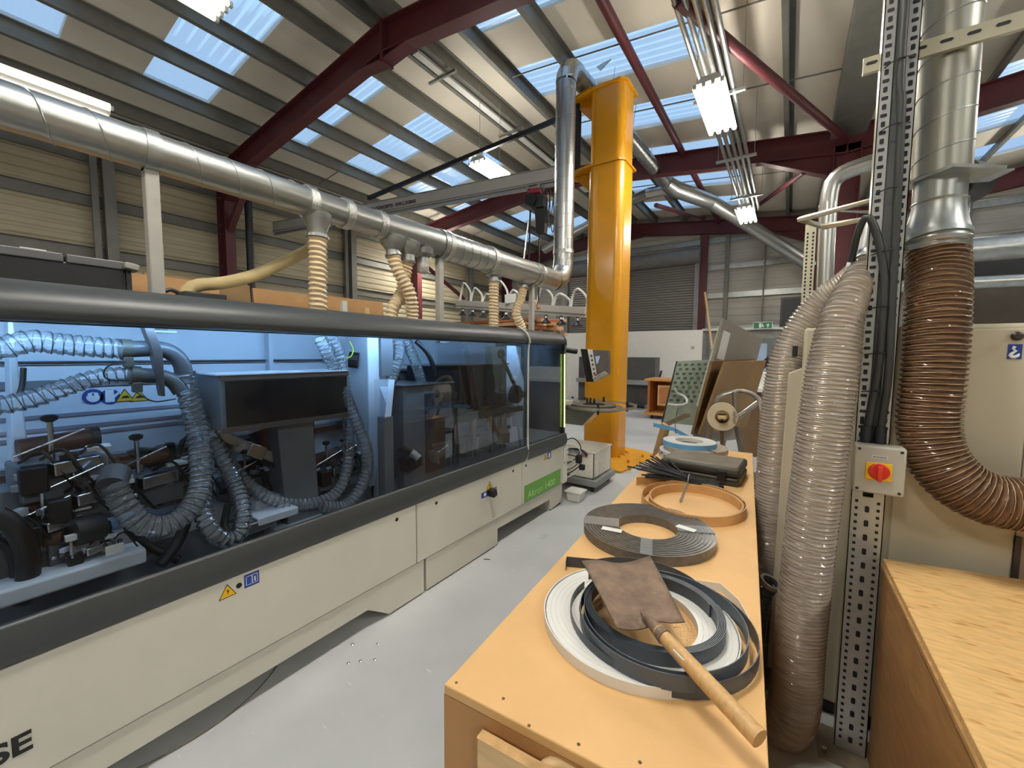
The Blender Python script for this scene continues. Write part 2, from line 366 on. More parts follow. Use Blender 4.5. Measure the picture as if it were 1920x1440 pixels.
MB().cyl((-1.041, 4.3, 4.968), (0.655, 9.4, 5.361), .06).build('brace', REDM, frame)
MB().cyl((0.07, 9.55, 5.014), (-1.032, 14, 5.858), .05).build('brace', REDM, frame)
MB().cyl((-2.633, 9.6, 4.941), (-2.46, 14.5, 5.942), .05).build('brace', REDM, frame)
MB().bar((-10.2, 4.06, 4.2), (-9.3, 4.06, 5.0), .12).build('brace', REDM, frame, smooth=0)
MB().bar((-8.5, 8.26, 4.011), (-8.5, 9.842, 3.308), .08).build('brace', REDM, frame, smooth=0)
# dark rainwater pipe on the first column
o = MB().cyl((XW+.5, 4.4, 0), (XW+.5, 4.4, 5.3), .075, seg=20).cyl((XW+.5,4.4,5.3),(XW+.2,4.4,5.55),.075,seg=20).build('downpipe', DARK); tag(o, 'black rainwater downpipe beside the red column', 'pipe')
# ---- roller shutter
sh = T('door_1', 'grey steel roller shutter in the end wall', None, (-4.9, 14.8, 0), kind='structure')
mb = MB(); z = 0.
pr = []
while z < 4.6:
    pr += [(z, 0), (z+.025, .022), (z+.062, .022)]; z += .085
k = len(pr); x0, x1 = -7.35, -2.7
mb.add([(x0, 14.8-d, zz) for zz, d in pr] + [(x1, 14.8-d, zz) for zz, d in pr], [(i, i+1, k+i+1, k+i) for i in range(k-1)])
mb.build('curtain', LOUVRE, sh, smooth=0)
for x in (x0-.05, x1+.06): MB().box((x-.07, 14.68, 0), (x+.07, 14.86, 4.6)).build('guide_rail', mat('guide grey', '#8a8786', .45), sh, smooth=0)
MB().cyl((x0-.1, 14.72, 4.85), (x1+.16, 14.72, 4.85), .26, seg=28).build('roll_housing', mat('housing grey', '#7d7b79', .4), sh)

# ================================================================ ceiling lamps
def lamp(loc, rz, label, wd=.42, ln=1.25, tubes=4, m=TUBE, hang=.5, tilt=0):
    t = T('ceiling_lamp', label, 'lamp', loc, rz, 'fluorescent lamps under the roof', local=True)
    hw = wd*.36; MB().hexa([(-hw,-ln/2,0),(hw,-ln/2,0),(hw,ln/2,0),(-hw,ln/2,0),(-hw+.05,-ln/2,.07),(hw-.05,-ln/2,.07),(hw-.05,ln/2,.07),(-hw+.05,ln/2,.07)]).build('housing', WHITEP, t, smooth=0)
    for i in range(tubes):
        x = -wd/2 + wd*(i+.5)/tubes
        MB().cyl((x, -ln/2+.02, -.022), (x, ln/2-.02, -.022), wd/tubes*.3, seg=10).build('tube', m, t)
        for y in (-1, 1): MB().box((x-.02, y*ln/2-.015, -.045), (x+.02, y*ln/2+.015, .0)).build('tube_holder', WHITEP, t, smooth=0)
    for y in (-1, 1): MB().cyl((0, y*ln*.4, .07), (0, y*ln*.4, hang), .004, seg=5).build('wire', GALV, t)
    t.rotation_euler = (0, tilt, rz); return t
lamp((-.905, 5.87, 4.7), 0, 'glaring white strip lamp hung below the cable trunking, nearest the yellow post', .38, 1.2, hang=.2)
lamp((-.93, 10.55, 4.7), 0, 'smaller glaring lamp further along the trunking, above the descending duct', .38, 1.1, hang=.2)
lamp((-4.72, 6.2, 5.0), 0, 'glowing strip lamp above the jib crane boom', .46, .75, hang=1.3)
q = (-4.831, 1.954, 5); lamp((q[0], q[1]-.62, 5.0), 0, 'strip lamp across the skylight at the upper left, tube ends showing', m=DIM, hang=1.1)
q = (-7.788, 1.712, 4.75); lamp((q[0], q[1]-1.1, 4.75), 0, 'long three tube lamp beside the left wall above the big duct', .5, 2.2, 3, m=DIM, hang=.5, tilt=R(-38))
lamp((-9.3, 9.6, 4.8), 0, 'far strip lamp near the left wall behind the crane boom', hang=.9)
lamp((4.2, 12.5, 4.6), 0, 'distant lamp in the neighbouring bay, seen beside the brown hose', hang=1.3)
for i, (x, y, l) in enumerate(((-.9, 1.2, 'unseen added strip lamp on the trunking almost overhead'), (-.9, -3.6, 'unseen added strip lamp on the trunking behind the viewpoint'), (-5.6, -3.4, 'unseen added strip lamp behind the viewpoint over the left aisle'),
        (4.4, 1.5, 'unseen added strip lamp of the neighbouring bay level with the viewpoint'), (4.4, -3.5, 'unseen added strip lamp of the neighbouring bay behind the viewpoint'), (4.4, 7., 'unseen added strip lamp in the middle of the neighbouring bay'))):
    lamp((x, y, 4.7 if x == -.9 else 5.0), 0, l, hang=.2 if x == -.9 else .95)  # lamps out of view, added to light the hall
# ---- cable trunking over the lamps
tr = T('cable_trunking', 'row of parallel steel conduits hung from cross bars along the bay', 'conduit', (-.9, 4, 4.9))
for i in range(5):
    x = -1.06 + .08*i
    MB().cyl((x, -5, 4.95), (x, 11.2, 4.95), .027, seg=10).build('conduit', GALV, tr)
for y in range(-4, 11, 2):
    MB().box((-1.2, y-.02, 4.88), (-.6, y+.02, 4.92)).build('cross_bar', GALV, tr, smooth=0)
    for x in (-1.17, -.63): MB().cyl((x, y, 4.9), (x, y, roofz(x)-.02), .005, seg=5).build('hanger_rod', GALV, tr)
# slim conduit beside the ridge
o = T('ridge_trunking', 'slim white tray clipped below the ridge purlins', 'conduit', (-4.94, 4, 6.1))
MB().box((-5.0, 4.6, 6.16), (-4.88, 11, 6.2)).build('tray', WHITEP, o, smooth=0)
for y in (5.2, 7.2, 9.2): MB().box((-5.25, y-.02, 6.12), (-4.65, y+.02, 6.16)).build('cross_bar', GALV, o, smooth=0)
# ================================================================ extraction duct over the machine
XD, ZD = -2.8, 2.635
duct = T('extraction_duct', 'long galvanised spiral duct running over the edge banding machine', 'duct', (XD, 2, ZD))
DTOP = 5.72
def dr(y): return .098 if y < 2.15 else (.098 + (y-2.15)/.75*.032 if y < 2.9 else .13 + min(1, (y-2.9)/1.5)*.012)
ys = [-2.5 + .25*i for i in range(31)]
YR = 5.45     # where the duct turns upward
ys = [y for y in ys if y < YR-.35] + [YR-.3]
MB().tube([(XD, y, ZD) for y in ys], [dr(y) for y in ys], 28).build('pipe', DUCTM, duct)
seam = [(XD, -2.5 + .2*i, ZD) for i in range(20)]
MB().helix([(XD, -2.5 + .2*i, ZD) for i in range(21)], .0995, .19, .0035, 28).build('spiral_seam', GALV, duct)
MB().helix([(XD, 2.95 + .2*i, ZD) for i in range(5)], .1365, .13, .0025, 28).build('spiral_seam', GALV, duct)
# elbows and the riser
RR = .142
def arc(c, a0, a1, r, plane, n=10):
    out = []
    for i in range(n+1):
        a = R(a0 + (a1-a0)*i/n); u, v = r*math.cos(a), r*math.sin(a)
        out.append(Vector(c) + (Vector((0,u,v)) if plane == 'yz' else Vector((u,0,v))))
    return out
MB().tube(arc((XD, YR-.3, ZD+.3), -90, 0, .3, 'yz', 4), RR+.004, 28, caps=False).build('elbow', DUCTM, duct, smooth=12)
MB().cyl((XD, YR, ZD+.3), (XD, YR, DTOP-.3), RR, seg=28).build('riser', DUCTM, duct)
MB().helix([(XD, YR, ZD+.32 + .2*i) for i in range(14)], RR+.001, .17, .003, 28).build('spiral_seam', GALV, duct)
MB().tube(arc((XD, YR+.3, DTOP-.3), 180, 90, .3, 'yz', 4), RR+.006, 28, caps=False).build('elbow', DUCTM, duct, smooth=12)
J = Vector((-2.62, 10.3, 5.68)); J2 = Vector((-1.796, 11.6, 5.436)); J3 = Vector((-1.05, 12.1, 4.916)); J4 = Vector((0.347, 13.2, 3.92))
MB().tube([(XD, YR+.3, DTOP), (-2.7, 8, 5.7), J], RR-.006, 28).build('overhead_pipe', DUCTM, duct)
MB().helix([(XD, YR+.3, DTOP), (-2.7, 8, 5.7), J], RR-.005, .17, .003, 24).build('spiral_seam', GALV, duct)
MB().tube([J, J + Vector((.1,.35,-.05)), J2, J3], [.16, .19, .17, .155], 28).build('junction', DUCTM, duct, smooth=12)
MB().tube([J3, J4], .155, 28).build('overhead_pipe', DUCTM, duct)
MB().tube([J + Vector((.05,.5,0)), J + Vector((-.5,.4,-.02)), (-3.886, 11.5, 5.845), (-7.2, 12.6, 5.2)], .13, 24).build('branch_pipe', DUCTM, duct)
for y in (1.58, 1.86, 2.16, 2.92, 3.62, 4.66): MB().ring((XD, y, ZD), (0,1,0), dr(y)-.004, dr(y)+.011, .06, 28).build('clamp_band', mat('crinkled tape', '#c9c9c4', .3, 1., var=.25, scale=60, bump=.6, bscale=120), duct)
MB().ring((XD, YR, ZD+.42), (0,0,1), RR-.004, RR+.01, .05, 28).build('clamp_band', MATS['crinkled tape'], duct)
# gate flap on the overhead run
MB().poly([(-2.692, 6.4, 6.082), (-2.511, 6.4, 6.19), (-2.65, 6.4, 6.179), (-2.756, 6.4, 6.162)], (0,.02,0)).build('damper_flap', GALV, duct, smooth=0)
for y in (6.6, 7.7, 8.9, 9.9):
    for s_ in (-1, 1): MB().cyl((-2.72+s_*.14, y, 5.7), (-2.72+s_*.2, y, roofz(-2.72)), .005, seg=5).build('hanger_wire', GALV, duct)
def stub(y, r0, r1, h, name='tee_stub'):
    MB().lathe([(r0*1.1, -.02), (r0, -.07), (r1, -.07-h), (r1, -.12-h)], (XD, y, ZD-dr(y)+.05), seg=24).build(name, GALV, duct)
    return ZD - dr(y) - .07 - h
ribbed = dict(pitch=.036, depth=.013)
def ramp(l, t):
    k = min(int(t), len(l)-2); return l[k] + (l[k+1]-l[k])*(t-k)
def hose(name, pts, r, m, label, cat='hose', group=None, pitch=.036, depth=.015, wire=None, wm=None, seg=20, wr=.0022, cuffs=True, step=None, parent=None):
    sp = spline(pts, step or pitch/4)
    rl = r
    if isinstance(r, list): rl = [ramp(r, i / (len(sp)-1) * (len(pts)-1)) for i in range(len(sp))]; r = r[-1]
    if parent is None:
        t = T(name, label, cat, sp[-1], group=group); n0 = 'hose_body'
    else: t = parent; n0 = name
    a = MB().tube(sp, rl, seg, caps=False, ribs=(pitch, depth, 1)).build(n0, m, t)
    if parent is not None and label: a['label'] = label
    if wire: MB().helix(sp[::2], (lambda t: ramp(rl, t*(len(rl)-1)) + depth*.45) if isinstance(rl, list) else (r + depth*.45), wire, wr, 18, 4).build('wire_spiral', wm, a if parent is not None else t)
    if cuffs and parent is None:
        for p, q in ((sp[0], sp[3]), (sp[-1], sp[-4])):
            d = (Vector(q) - Vector(p)).normalized(); r_ = rl if not isinstance(rl, list) else (rl[0] if p is sp[0] else rl[-1]); MB().ring(p, d, r_-.004, r_+depth*.9+.003, .02, seg).build('clip', GALV, t)
    return t
G1 = 'beige suction hoses between duct and machine'
z = stub((-2.8, 1.67, 2.467)[1], .09, .062, .06); y = (-2.8, 1.67, 2.467)[1]
hose('suction_hose', [(XD, y, z+.02), (XD, y-.005, 2.2), (XD, y-.01, 1.95), (XD, y-.01, 1.74)], .058, BEIGEH, 'thick beige ribbed hose dropping straight from the first duct tee', group=G1)
y1 = (-2.8, 2.337, 2.502)[1]; y2 = (-2.8, 2.5, 2.492)[1]; y3 = (-2.8, 2.676, 2.481)[1]
z1 = stub(y1, .1, .058, .05); z2 = stub(y2, .1, .058, .05); z3 = stub(y3, .09, .05, .03)
hose('suction_hose', [(XD+.0, y1, z1+.02), (XD+.03, y1+.02, 2.3), (XD+.08, y1+.1, 2.12), (XD+.06, y1+.15, 1.95), (XD+.04, y1+.16, 1.74)], .052, BEIGEH, 'beige hose of the crossing pair that swings to the right over the other', group=G1)
hose('suction_hose', [(XD, y2, z2+.02), (XD-.04, y2, 2.3), (XD-.05, y2-.04, 2.12), (XD-.04, y2-.15, 1.96), (XD-.02, y2-.17, 1.74)], .05, BEIGEH, 'beige hose of the crossing pair that passes behind towards the left', group=G1)
o = MB().lathe([(.052,0),(.054,-.07),(.045,-.085),(.01,-.09)], (XD, y3, z3+.0)).build('stub_cap', mat('taped cap', '#c4c2bd', .35, .5, var=.3, scale=40, bump=.5, bscale=90)); tag(o, 'taped up capped duct stub beside the crossing hoses', 'cap')
y4 = (-2.8, 3.755, 2.459)[1]; y5 = (-2.8, 4.383, 2.392)[1]
z4 = stub(y4, .09, .055, .02); z5 = stub(y5, .09, .055, .0)
hose('suction_hose', [(XD, y4, z4+.02), (XD, y4, 2.2), (XD, y4, 1.95), (XD, y4, 1.74)], .055, BEIGEH, 'slim straight beige hose near the far end of the machine', group=G1)
hose('suction_hose', [(XD, y5, z5+.02), (XD-.02, y5-.03, 2.3), (XD-.03, y5-.12, 2.1), (XD-.01, y5-.02, 1.93), (XD+.0, y5+.03, 1.78)], .052, BEIGEH, 'kinked beige hose nearest the duct elbow', group=G1)
# canvas hose sagging from the first hose to the far side
cv = T('canvas_hose', 'smooth tan hose sagging from the duct to a black inlet on the machine', 'hose', (-3.05, 1.002, 1.964))
MB().tube(spline([(-3, 1.773, 2.399), (-3.05, 1.587, 2.268), (-3.1, 1.389, 2.138), (-3.1, 1.191, 2.054), (-3.1, 1.057, 2.021), (-3.1, 0.992, 1.976), (-3.1, 0.98, 1.894)], .03), 0.04, 16).build('sleeve', CANVAS, cv)
MB().obox((-3.05, 1.045, 1.93), (.16,.22,.06)).build('inlet', DARK, cv, bevel=.006)
MB().tube(spline([(-3, 0.84, 1.94), (-3, 0.878, 1.96), (-3, 0.915, 1.943)], .02), .012, 8).build('cable_loop', BLACK, cv)
# ---- posts that hold the duct
for i, l in enumerate(('grey square post carrying the duct, leftmost of the three', 'round grey post carrying the duct behind the crossing hoses', 'thin grey post carrying the duct by its elbow')):
    y = ((-2.8, 0.76, 2.592)[1], (-2.8, 2.888, 2.434)[1], (-2.8, 4.575, 2.396)[1])[i]
    t = T('duct_post', l, 'post', (XD, y, 1.7), group='posts under the duct')
    MB().box((XD-.03, y-.03, 1.7), (XD+.03, y+.03, ZD-dr(y)+.01)).build('post', mat('grey post paint', '#a7a49c', .45), t, smooth=0, bevel=.006)
    MB().ring((XD, y-.03, ZD), (0,1,0), dr(y)+.0, dr(y)+.008, .06, 28).build('saddle_strap', GALV, t)
    MB().box((XD-.06, y-.06, 1.7), (XD+.06, y+.06, 1.71)).build('foot_plate', GALV, t, smooth=0)

# ================================================================ edge banding machine
XF = -1.934
mc = T('edge_banding_machine', 'long cream and charcoal edge banding machine with smoked window and blue lit inside', 'machine', (-2.4, 1.5, 0))
Y0, Y1 = -2.2, 3.835
XI = -2.8
# lower body: door panels, skirt and feet
for a, b in ((Y0, .05), (.056, 1.767), (1.775, 3.025), (3.033, Y1)):
    p = MB().box((XF-.03, a, .242), (XF, b, .632)).build('door_panel', CREAM, mc, bevel=.004, smooth=0)
for y in (.748, 1.612, 1.949, 2.88, 3.088):
    MB().cyl((XF-.002, y, .588), (XF+.0025, y, .588), .0115, seg=14).build('panel_lock', BLACK, mc)
sk = MB()
for pts in ([(Y0,.232),(1.84,.232),(1.84,.012),(1.55,.012),(1.40,.118),(Y0,.118)], [(1.862,.232),(2.672,.232),(2.672,.012),(1.862,.012)],
            [(2.672,.232),(Y1,.232),(Y1,.03),(3.6,.012),(3.565,.125),(2.672,.145)]):
    MB().poly([(XF-.012, y, z) for y, z in pts], (-.03,0,0)).build('skirt_panel', CREAM, mc, smooth=0)
for a, b in ((1.55, 1.83), (1.87, 2.66), (3.58, Y1)):
    MB().box((XF-.8, a, .0), (XF-.03, b, .2)).build('foot', CREAM, mc, smooth=0)
    MB().box((XF-.6, a+.02, .0), (XF-.022, b-.01, .014)).build('foot_pad', BLACK, mc, smooth=0)
MB().poly([(XF-.012, 1.40,.118),(XF-.012,1.55,.012),(XF-.3,1.55,.012),(XF-.3,1.40,.118)], (0,.002,.002)).build('foot_gusset', CREAM, mc, smooth=0)
MB().box((XF-.85, Y0, .14), (XF-.04, Y1-.02, .6)).build('body', mat('machine body grey', '#8d8b82', .5), mc, smooth=0)  # one even grey over the inner body box
MB().box((-3.15, Y0, .05), (-2.86, 4.75, 1.7)).build('rear_body', CREAM, mc, bevel=.01, smooth=0)
MB().box((-3.1, 3.6, .3), (-2.45, 4.7, 1.68)).build('rear_body', CREAM, mc, bevel=.01, smooth=0)
MB().box((XF-.85, Y1-.03, .24), (XF-.002, Y1, .63)).build('end_panel', CREAM, mc, bevel=.004, smooth=0)
MB().box((XF-.80, Y0, .0), (XF-.34, 1.5, .2)).build('shade_block', DARK, mc, smooth=0); MB().box((XF-.80, 2.68, .0), (XF-.40, 3.56, .2)).build('shade_block', DARK, mc, smooth=0)  # dark blocks added to deepen the shade under the machine
# charcoal band under the window
MB().ext([(0,.0),(.03,.0),(.046,.03),(.05,.07),(.034,.128),(0,.128)], (XF-.03, Y0, .634), (XF-.03, Y1+.05, .634)).build('sill_band', HOODM, mc, bevel=.004)
MB().box((XF-.004, Y0, .762), (XF+.003, Y1+.04, .766)).build('sill_edge', ALU, mc, smooth=0)
# hood
hp = [(-2.82,1.77),(-2.12,1.835),(-2.02,1.822),(-1.962,1.798),(-1.93,1.765),(-1.912,1.725),(-1.918,1.706),(-1.945,1.692),(-1.985,1.692),(-2.03,1.71),(-2.10,1.745),(-2.82,1.74)]
def hood(ya, yb, name='hood'):
    n = len(hp); vs = [(x, ya, z) for x, z in hp] + [(x, yb, z) for x, z in hp]
    return MB().add(vs, [(i, (i+1) % n, n+(i+1) % n, n+i) for i in range(n)] + [tuple(range(n))[::-1], tuple(range(n, 2*n))]).build(name, HOODM, mc, smooth=50)
hood(Y0, 3.085); hood(3.10, 3.80)
# rounded hood end
MB().tube([(-2.0,3.8,1.79),(-1.97,3.84,1.77),(-1.955,3.862,1.735),(-1.95,3.87,1.69)], [.03,.03,.026,.02], 10).build('hood_corner', HOODM, mc)
MB().box((-2.82, 3.80, 1.66), (-1.96, 3.835, 1.80)).build('hood_end', HOODM, mc, bevel=.02, smooth=0)
# window panes, end frame, door seal
MB().box((XF-.018, Y0, .766), (XF-.012, 3.085, 1.685)).build('window_pane', GLASS, mc, smooth=0, label='smoked window pane over the lit working units')
MB().box((XF-.018, 3.115, .766), (XF-.012, 3.84, 1.685)).build('window_pane', GLASS, mc, smooth=0, label='smaller smoked pane of the end hood')
MB().box((XF-.03, 3.84, .76), (XF+.0, 3.87, 1.70)).build('window_post', HOODM, mc, bevel=.008)
MB().box((XF-.85, 3.842, .63), (XF-.03, 3.862, 1.70)).build('end_cover', HOODM, mc, smooth=0)
MB().bar((XF+.002, 3.825, 1.60), (XF+.002, 3.845, .83), .012, .008, up=(1,0,0)).build('status_light', LIME, mc, smooth=0)
MB().tube(spline([(XF-.06,3.04,1.84),(XF+.012,3.07,1.78),(XF+.026,3.098,1.70),(XF+.002,3.11,1.64),(XF+.002,3.115,.78),(XF+.012,3.108,.71),(XF+.004,3.08,.635)], .03), .009, 8).build('door_seal', mat('pale seal', '#b9b9b2', .5), mc)
# stickers and switch on the panels
YS = mat('warning yellow', '#e2b21a', .45, var=.03); BS = mat('sign blue', '#24408c', .45, var=.03); WS = mat('sign white', '#e6e8ea', .5, var=.02); GS = mat('green plate', '#5f9a3a', .45, var=.03)
def tri_sign(y, z, s, x, parent, bolt=True, mirror=1):
    t = MB().poly([(x, y-s/2, z-s*.43), (x, y+s/2, z-s*.43), (x, y, z+s*.43)], (.0008,0,0)).build('sticker', BLACK, parent, smooth=0, label='yellow warning triangle')
    k = .86; MB().poly([(x+.0008, y-s/2*k, z-s*.385), (x+.0008, y+s/2*k, z-s*.385), (x+.0008, y, z+s*.345)], (.0006,0,0)).build('sticker_face', YS, t, smooth=0)
    if bolt: MB().poly([(x+.0014, y+s*.06, z+s*.16), (x+.0014, y-s*.07, z-.04*s), (x+.0014, y+.01*s, z-.04*s), (x+.0014, y-s*.02, z-s*.3), (x+.0014, y+s*.1, z-.0*s), (x+.0014, y+.02*s, z+.02*s)], (.0005,0,0)).build('sticker_mark', BLACK, t, smooth=0)
    else: MB().poly([(x+.0014, y-s*.2, z-.2*s), (x+.0014, y+s*.25, z-.2*s), (x+.0014, y+.1*s, z-.02*s), (x+.0014, y-.1*s, z-.06*s)], (.0005,0,0)).build('sticker_mark', BLACK, t, smooth=0)
tri_sign(.704, .586, .068, XF+.0005, mc)
s1 = MB().box((XF, .769, .563), (XF+.001, .83, .622)).build('sticker', BS, mc, smooth=0, label='blue read-the-manual sticker')
MB().box((XF+.001, .776, .573), (XF+.0016, .799, .613)).build('sticker_mark', WS, s1, smooth=0); MB().box((XF+.0014, .778, .575), (XF+.002, .798, .611)).build('sticker_mark', BS, s1, smooth=0)
MB().box((XF+.001, .801, .573), (XF+.0016, .823, .613)).build('sticker_mark', WS, s1, smooth=0)
MB().box((XF+.0014, .803, .575), (XF+.002, .821, .611)).build('sticker_mark', BS, s1, smooth=0)
text('sticker_mark', 'i', (XF+.0022, .812, .581), RX_P, .032, WS, s1, 'CENTER', .0004, bold=.001)
sw = MB().box((XF, 2.44, .47), (XF+.001, 2.64, .515)).build('switch_plate', BS, mc, smooth=0)
MB().obox((XF+.03, 2.545, .497), (.06, .05, .06), rx=.2).build('switch_knob', BLACK, mc, bevel=.006)
MB().box((XF+.001, 2.47, .48), (XF+.0016, 2.5, .505)).build('plate_mark', WS, sw, smooth=0); MB().box((XF+.001, 2.6, .48), (XF+.0016, 2.63, .507)).build('plate_mark', WS, sw, smooth=0)
tri_sign(2.545, .55, .085, XF+.0005, mc)
s2 = MB().box((XF, 3.49, .56), (XF+.001, 3.56, .63)).build('sticker', BS, mc, smooth=0, label='small blue sticker near the end'); MB().box((XF+.001, 3.51, .57), (XF+.0016, 3.54, .62)).build('sticker_mark', WS, s2, smooth=0)
tri_sign(3.45, .59, .06, XF+.0005, mc)
gp = MB().box((XF, 3.065, .246), (XF+.0015, 3.775, .402)).build('name_plate', GS, mc, smooth=0, label='green name plate')
text('lettering', 'Akron 1400', (XF+.0018, 3.12, .27), RX_P, .095, mat('pale green print', '#a9cf8a', .5), gp, 'LEFT', .0004, sx=1.15)
text('lettering', 'SE', (XF+.0018, .062, .343), RX_P, .088, BLACK, mc, 'LEFT', .0006, sx=1.05, bold=.0025)

# ---------------------------------------------------------------- inside the hood
MB().box((XI-.02, Y0, .45), (XI, 3.8, 1.76)).build('inner_back_wall', INNERW, mc, smooth=0)
MB().box((XI, Y0, .58), (XF-.04, 3.8, .61)).build('inner_tray', mat('inner tray blue grey', '#87939e', .4, var=.2, scale=9), mc, smooth=0)
MB().box((XI, 3.79, .6), (XF-.03, 3.80, 1.72)).build('inner_end_wall', INNERG, mc, smooth=0)
for a_, b_ in ((-1.9, 2.5), (3.2, 3.6)): MB().poly([(-2.075, a_, 1.733), (-2.048, a_, 1.702), (-2.048, a_, 1.733)], (0, b_-a_, 0)).build('light_strip', LEDM, mc, smooth=0)
MB().box((-2.048, -1.95, 1.692), (-2.03, 3.65, 1.74)).build('light_shield', BLACK, mc, smooth=0); MB().box((-2.066, -1.95, 1.690), (-2.03, 3.65, 1.700)).build('light_shield', BLACK, mc, smooth=0); MB().box((-2.066, -1.95, 1.734), (-2.03, 3.65, 1.74)).build('light_shield', BLACK, mc, smooth=0)  # black covers added to keep the strip's light off the floor outside
MB().cyl((XI+.03, Y0, 1.546), (XI+.03, 2.4, 1.546), .009, seg=8).build('rail', STEEL, mc)
MB().box((XI, Y0, 1.43), (XI+.02, 2.9, 1.465)).build('rail', INNERG, mc, smooth=0)
for y in (1.30, 2.15): MB().box((XI, y-.012, 1.4), (XI+.06, y+.012, 1.75)).build('wall_rib', INNERW, mc, smooth=0)
for z in (1.30, 1.24, 1.205): MB().box((XI, Y0, z-.008), (XI+.012, 2.9, z+.008)).build('wall_groove', mat('brownish groove', '#8d8590', .5), mc, smooth=0)
MB().box((XI+.04, Y0, 1.075), (XI+.10, 3.6, 1.10)).build('rail', STEEL, mc, smooth=0)
MB().box((XI+.05, Y0, 1.04), (XI+.09, 3.6, 1.075)).build('rail', BROWNM, mc, smooth=0)
MB().box((XI+.02, Y0, .61), (XI+.35, 3.7, .80)).build('feed_beam', INNERW, mc, bevel=.01, smooth=0)
MB().box((XI+.35, Y0, .61), (XI+.5, 3.7, .70)).build('feed_track', INNERG, mc, smooth=0)
b = (-2.68, 0.702, 1.073); MB().box((b[0], b[1]-.015, .85), (b[0]+.02, b[1]+.015, 1.12)).build('rail_bracket', ALU, mc, smooth=0)
# signs on the inner wall
def disc_sign(y, z, r, x):
    d = MB().cyl((x, y, z), (x+.001, y, z), r, seg=28).build('sticker', BS, mc, label='blue mandatory protection sign'); return d
q = (-2.78, 0.492, 1.384); d = disc_sign(q[1], q[2]-.006, .038, XI+.003)
MB().cyl((XI+.0045, q[1], q[2]-.008), (XI+.005, q[1], q[2]-.008), .024, seg=18).build('sticker_mark', WS, d); MB().box((XI+.0052, q[1]-.028, q[2]), (XI+.0058, q[1]+.028, q[2]+.012)).build('sticker_mark', BS, d, smooth=0)
for k in (-1, 1): MB().cyl((XI+.006, q[1]+k*.011, q[2]+.006), (XI+.0066, q[1]+k*.011, q[2]+.006), .008, seg=12).build('sticker_mark', WS, d)
q = (-2.78, 0.552, 1.379); d = disc_sign(q[1], q[2]-.006, .038, XI+.003)
MB().poly([(XI+.005, q[1]+a, q[2]+b) for a, b in ((-.018,-.032),(.016,-.032),(.016,-.012),(.034,.008),(.03,.016),(.014,.002),(.014,.03),(-.016,.03),(-.018,-.0))], (.0006,0,0)).build('sticker_mark', WS, d, smooth=0)
for q in ((-2.78, 0.607, 1.377), (-2.78, 0.661, 1.373)): tri_sign(q[1], q[2], .078, XI+.004, mc, False)
for q in ((-2.78, 2.311, 1.391), (-2.78, 2.369, 1.388)): tri_sign(q[1], q[2], .06, XI+.004, mc, False)


# ---- dividing posts and hanger plates inside the hood
a, b = (-2.35, 0.19, 1.517), (-2.35, 0.245, 1.515)
MB().hexa([(-2.5,a[1]-.02,.62),(-2.33,a[1]-.02,.62),(-2.33,b[1],.62),(-2.5,b[1],.62),(-2.42,a[1]+.015,1.74),(-2.30,a[1]+.015,1.74),(-2.30,b[1]-.03,1.74),(-2.42,b[1]-.03,1.74)]).build('unit_post', INNERW, mc, bevel=.005, smooth=0)
MB().box((-2.36,a[1]-.01,.66),(-2.325,b[1]+.0,.98)).build('post_cover', INNERG, mc, smooth=0)
MB().tube(spline([(-2.28, 0.229, 1.538), (-2.27, 0.223, 1.481), (-2.26, 0.212, 1.44)], .01), .008, 8).build('cable', BLACK, mc)
a, b = (-2.14, 0.548, 1.641), (-2.14, 0.589, 1.642)
MB().poly([(-2.14,a[1]-.02,1.72),(-2.14,b[1]-.03,1.72),(-2.14,b[1],1.60),(-2.14,b[1],1.415),(-2.14,a[1]+.03,1.415),(-2.14,a[1]+.005,1.62)], (-.05,0,0)).build('hanger_plate', mat('dark bracket', '#4a4545', .45), mc, bevel=.002, smooth=0)
# ---- air hoses of the milling units
CW = mat('hose wire', '#4a5256', .35, .5)
def iho(pts, r, label=None, pitch=.026): return hose('clear_hose', pts, r, CLEARB, label, parent=mc, pitch=pitch, depth=.0055, wire=pitch, wm=CW, seg=20, wr=.0019)
iho([(-2.2, 0.109, 1.615), (-2.2, 0.174, 1.609), (-2.2, 0.245, 1.633), (-2.2, 0.321, 1.623), (-2.2, 0.476, 1.608)], .037, 'clear ribbed hose running level from the left')
iho([(-2.2, 0.098, 1.413), (-2.2, 0.163, 1.415), (-2.2, 0.235, 1.43), (-2.2, 0.327, 1.47), (-2.2, 0.413, 1.5), (-2.2, 0.5, 1.507)], .030, 'clear ribbed hose rising from the left')
for p, q, rr in (((-2.2, 0.473, 1.607), (-2.2, 0.505, 1.606), .042), ((-2.2, 0.496, 1.505), (-2.2, 0.526, 1.501), .038)):
    MB().cyl(p, q, rr, seg=20).build('hose_clamp', mat('clamp olive', '#4a4a40', .5), mc)
    MB().obox((p[0]+.02, (p[1]+q[1])/2, p[2]-.05), (.03,.03,.04)).build('hose_clamp', MATS['clamp olive'], mc, bevel=.003)
GP = mat('grey plastic elbow', '#54575a', .35)
MB().tube(spline([(-2.2, 0.496, 1.608), (-2.2, 0.579, 1.611), (-2.2, 0.628, 1.598), (-2.2, 0.664, 1.557), (-2.2, 0.676, 1.5)], .015), .033, 18).build('elbow_pipe', GP, mc)
MB().tube(spline([(-2.2, 0.52, 1.502), (-2.2, 0.591, 1.494), (-2.19, 0.633, 1.47), (-2.18, 0.656, 1.425)], .015), .031, 18).build('elbow_pipe', GP, mc)
MB().tube(spline([(-2.15, 0.476, 1.56), (-2.13, 0.424, 1.546), (-2.12, 0.405, 1.517), (-2.12, 0.419, 1.492), (-2.12, 0.48, 1.489)], .012), .003, 6).build('cable', BLACK, mc)
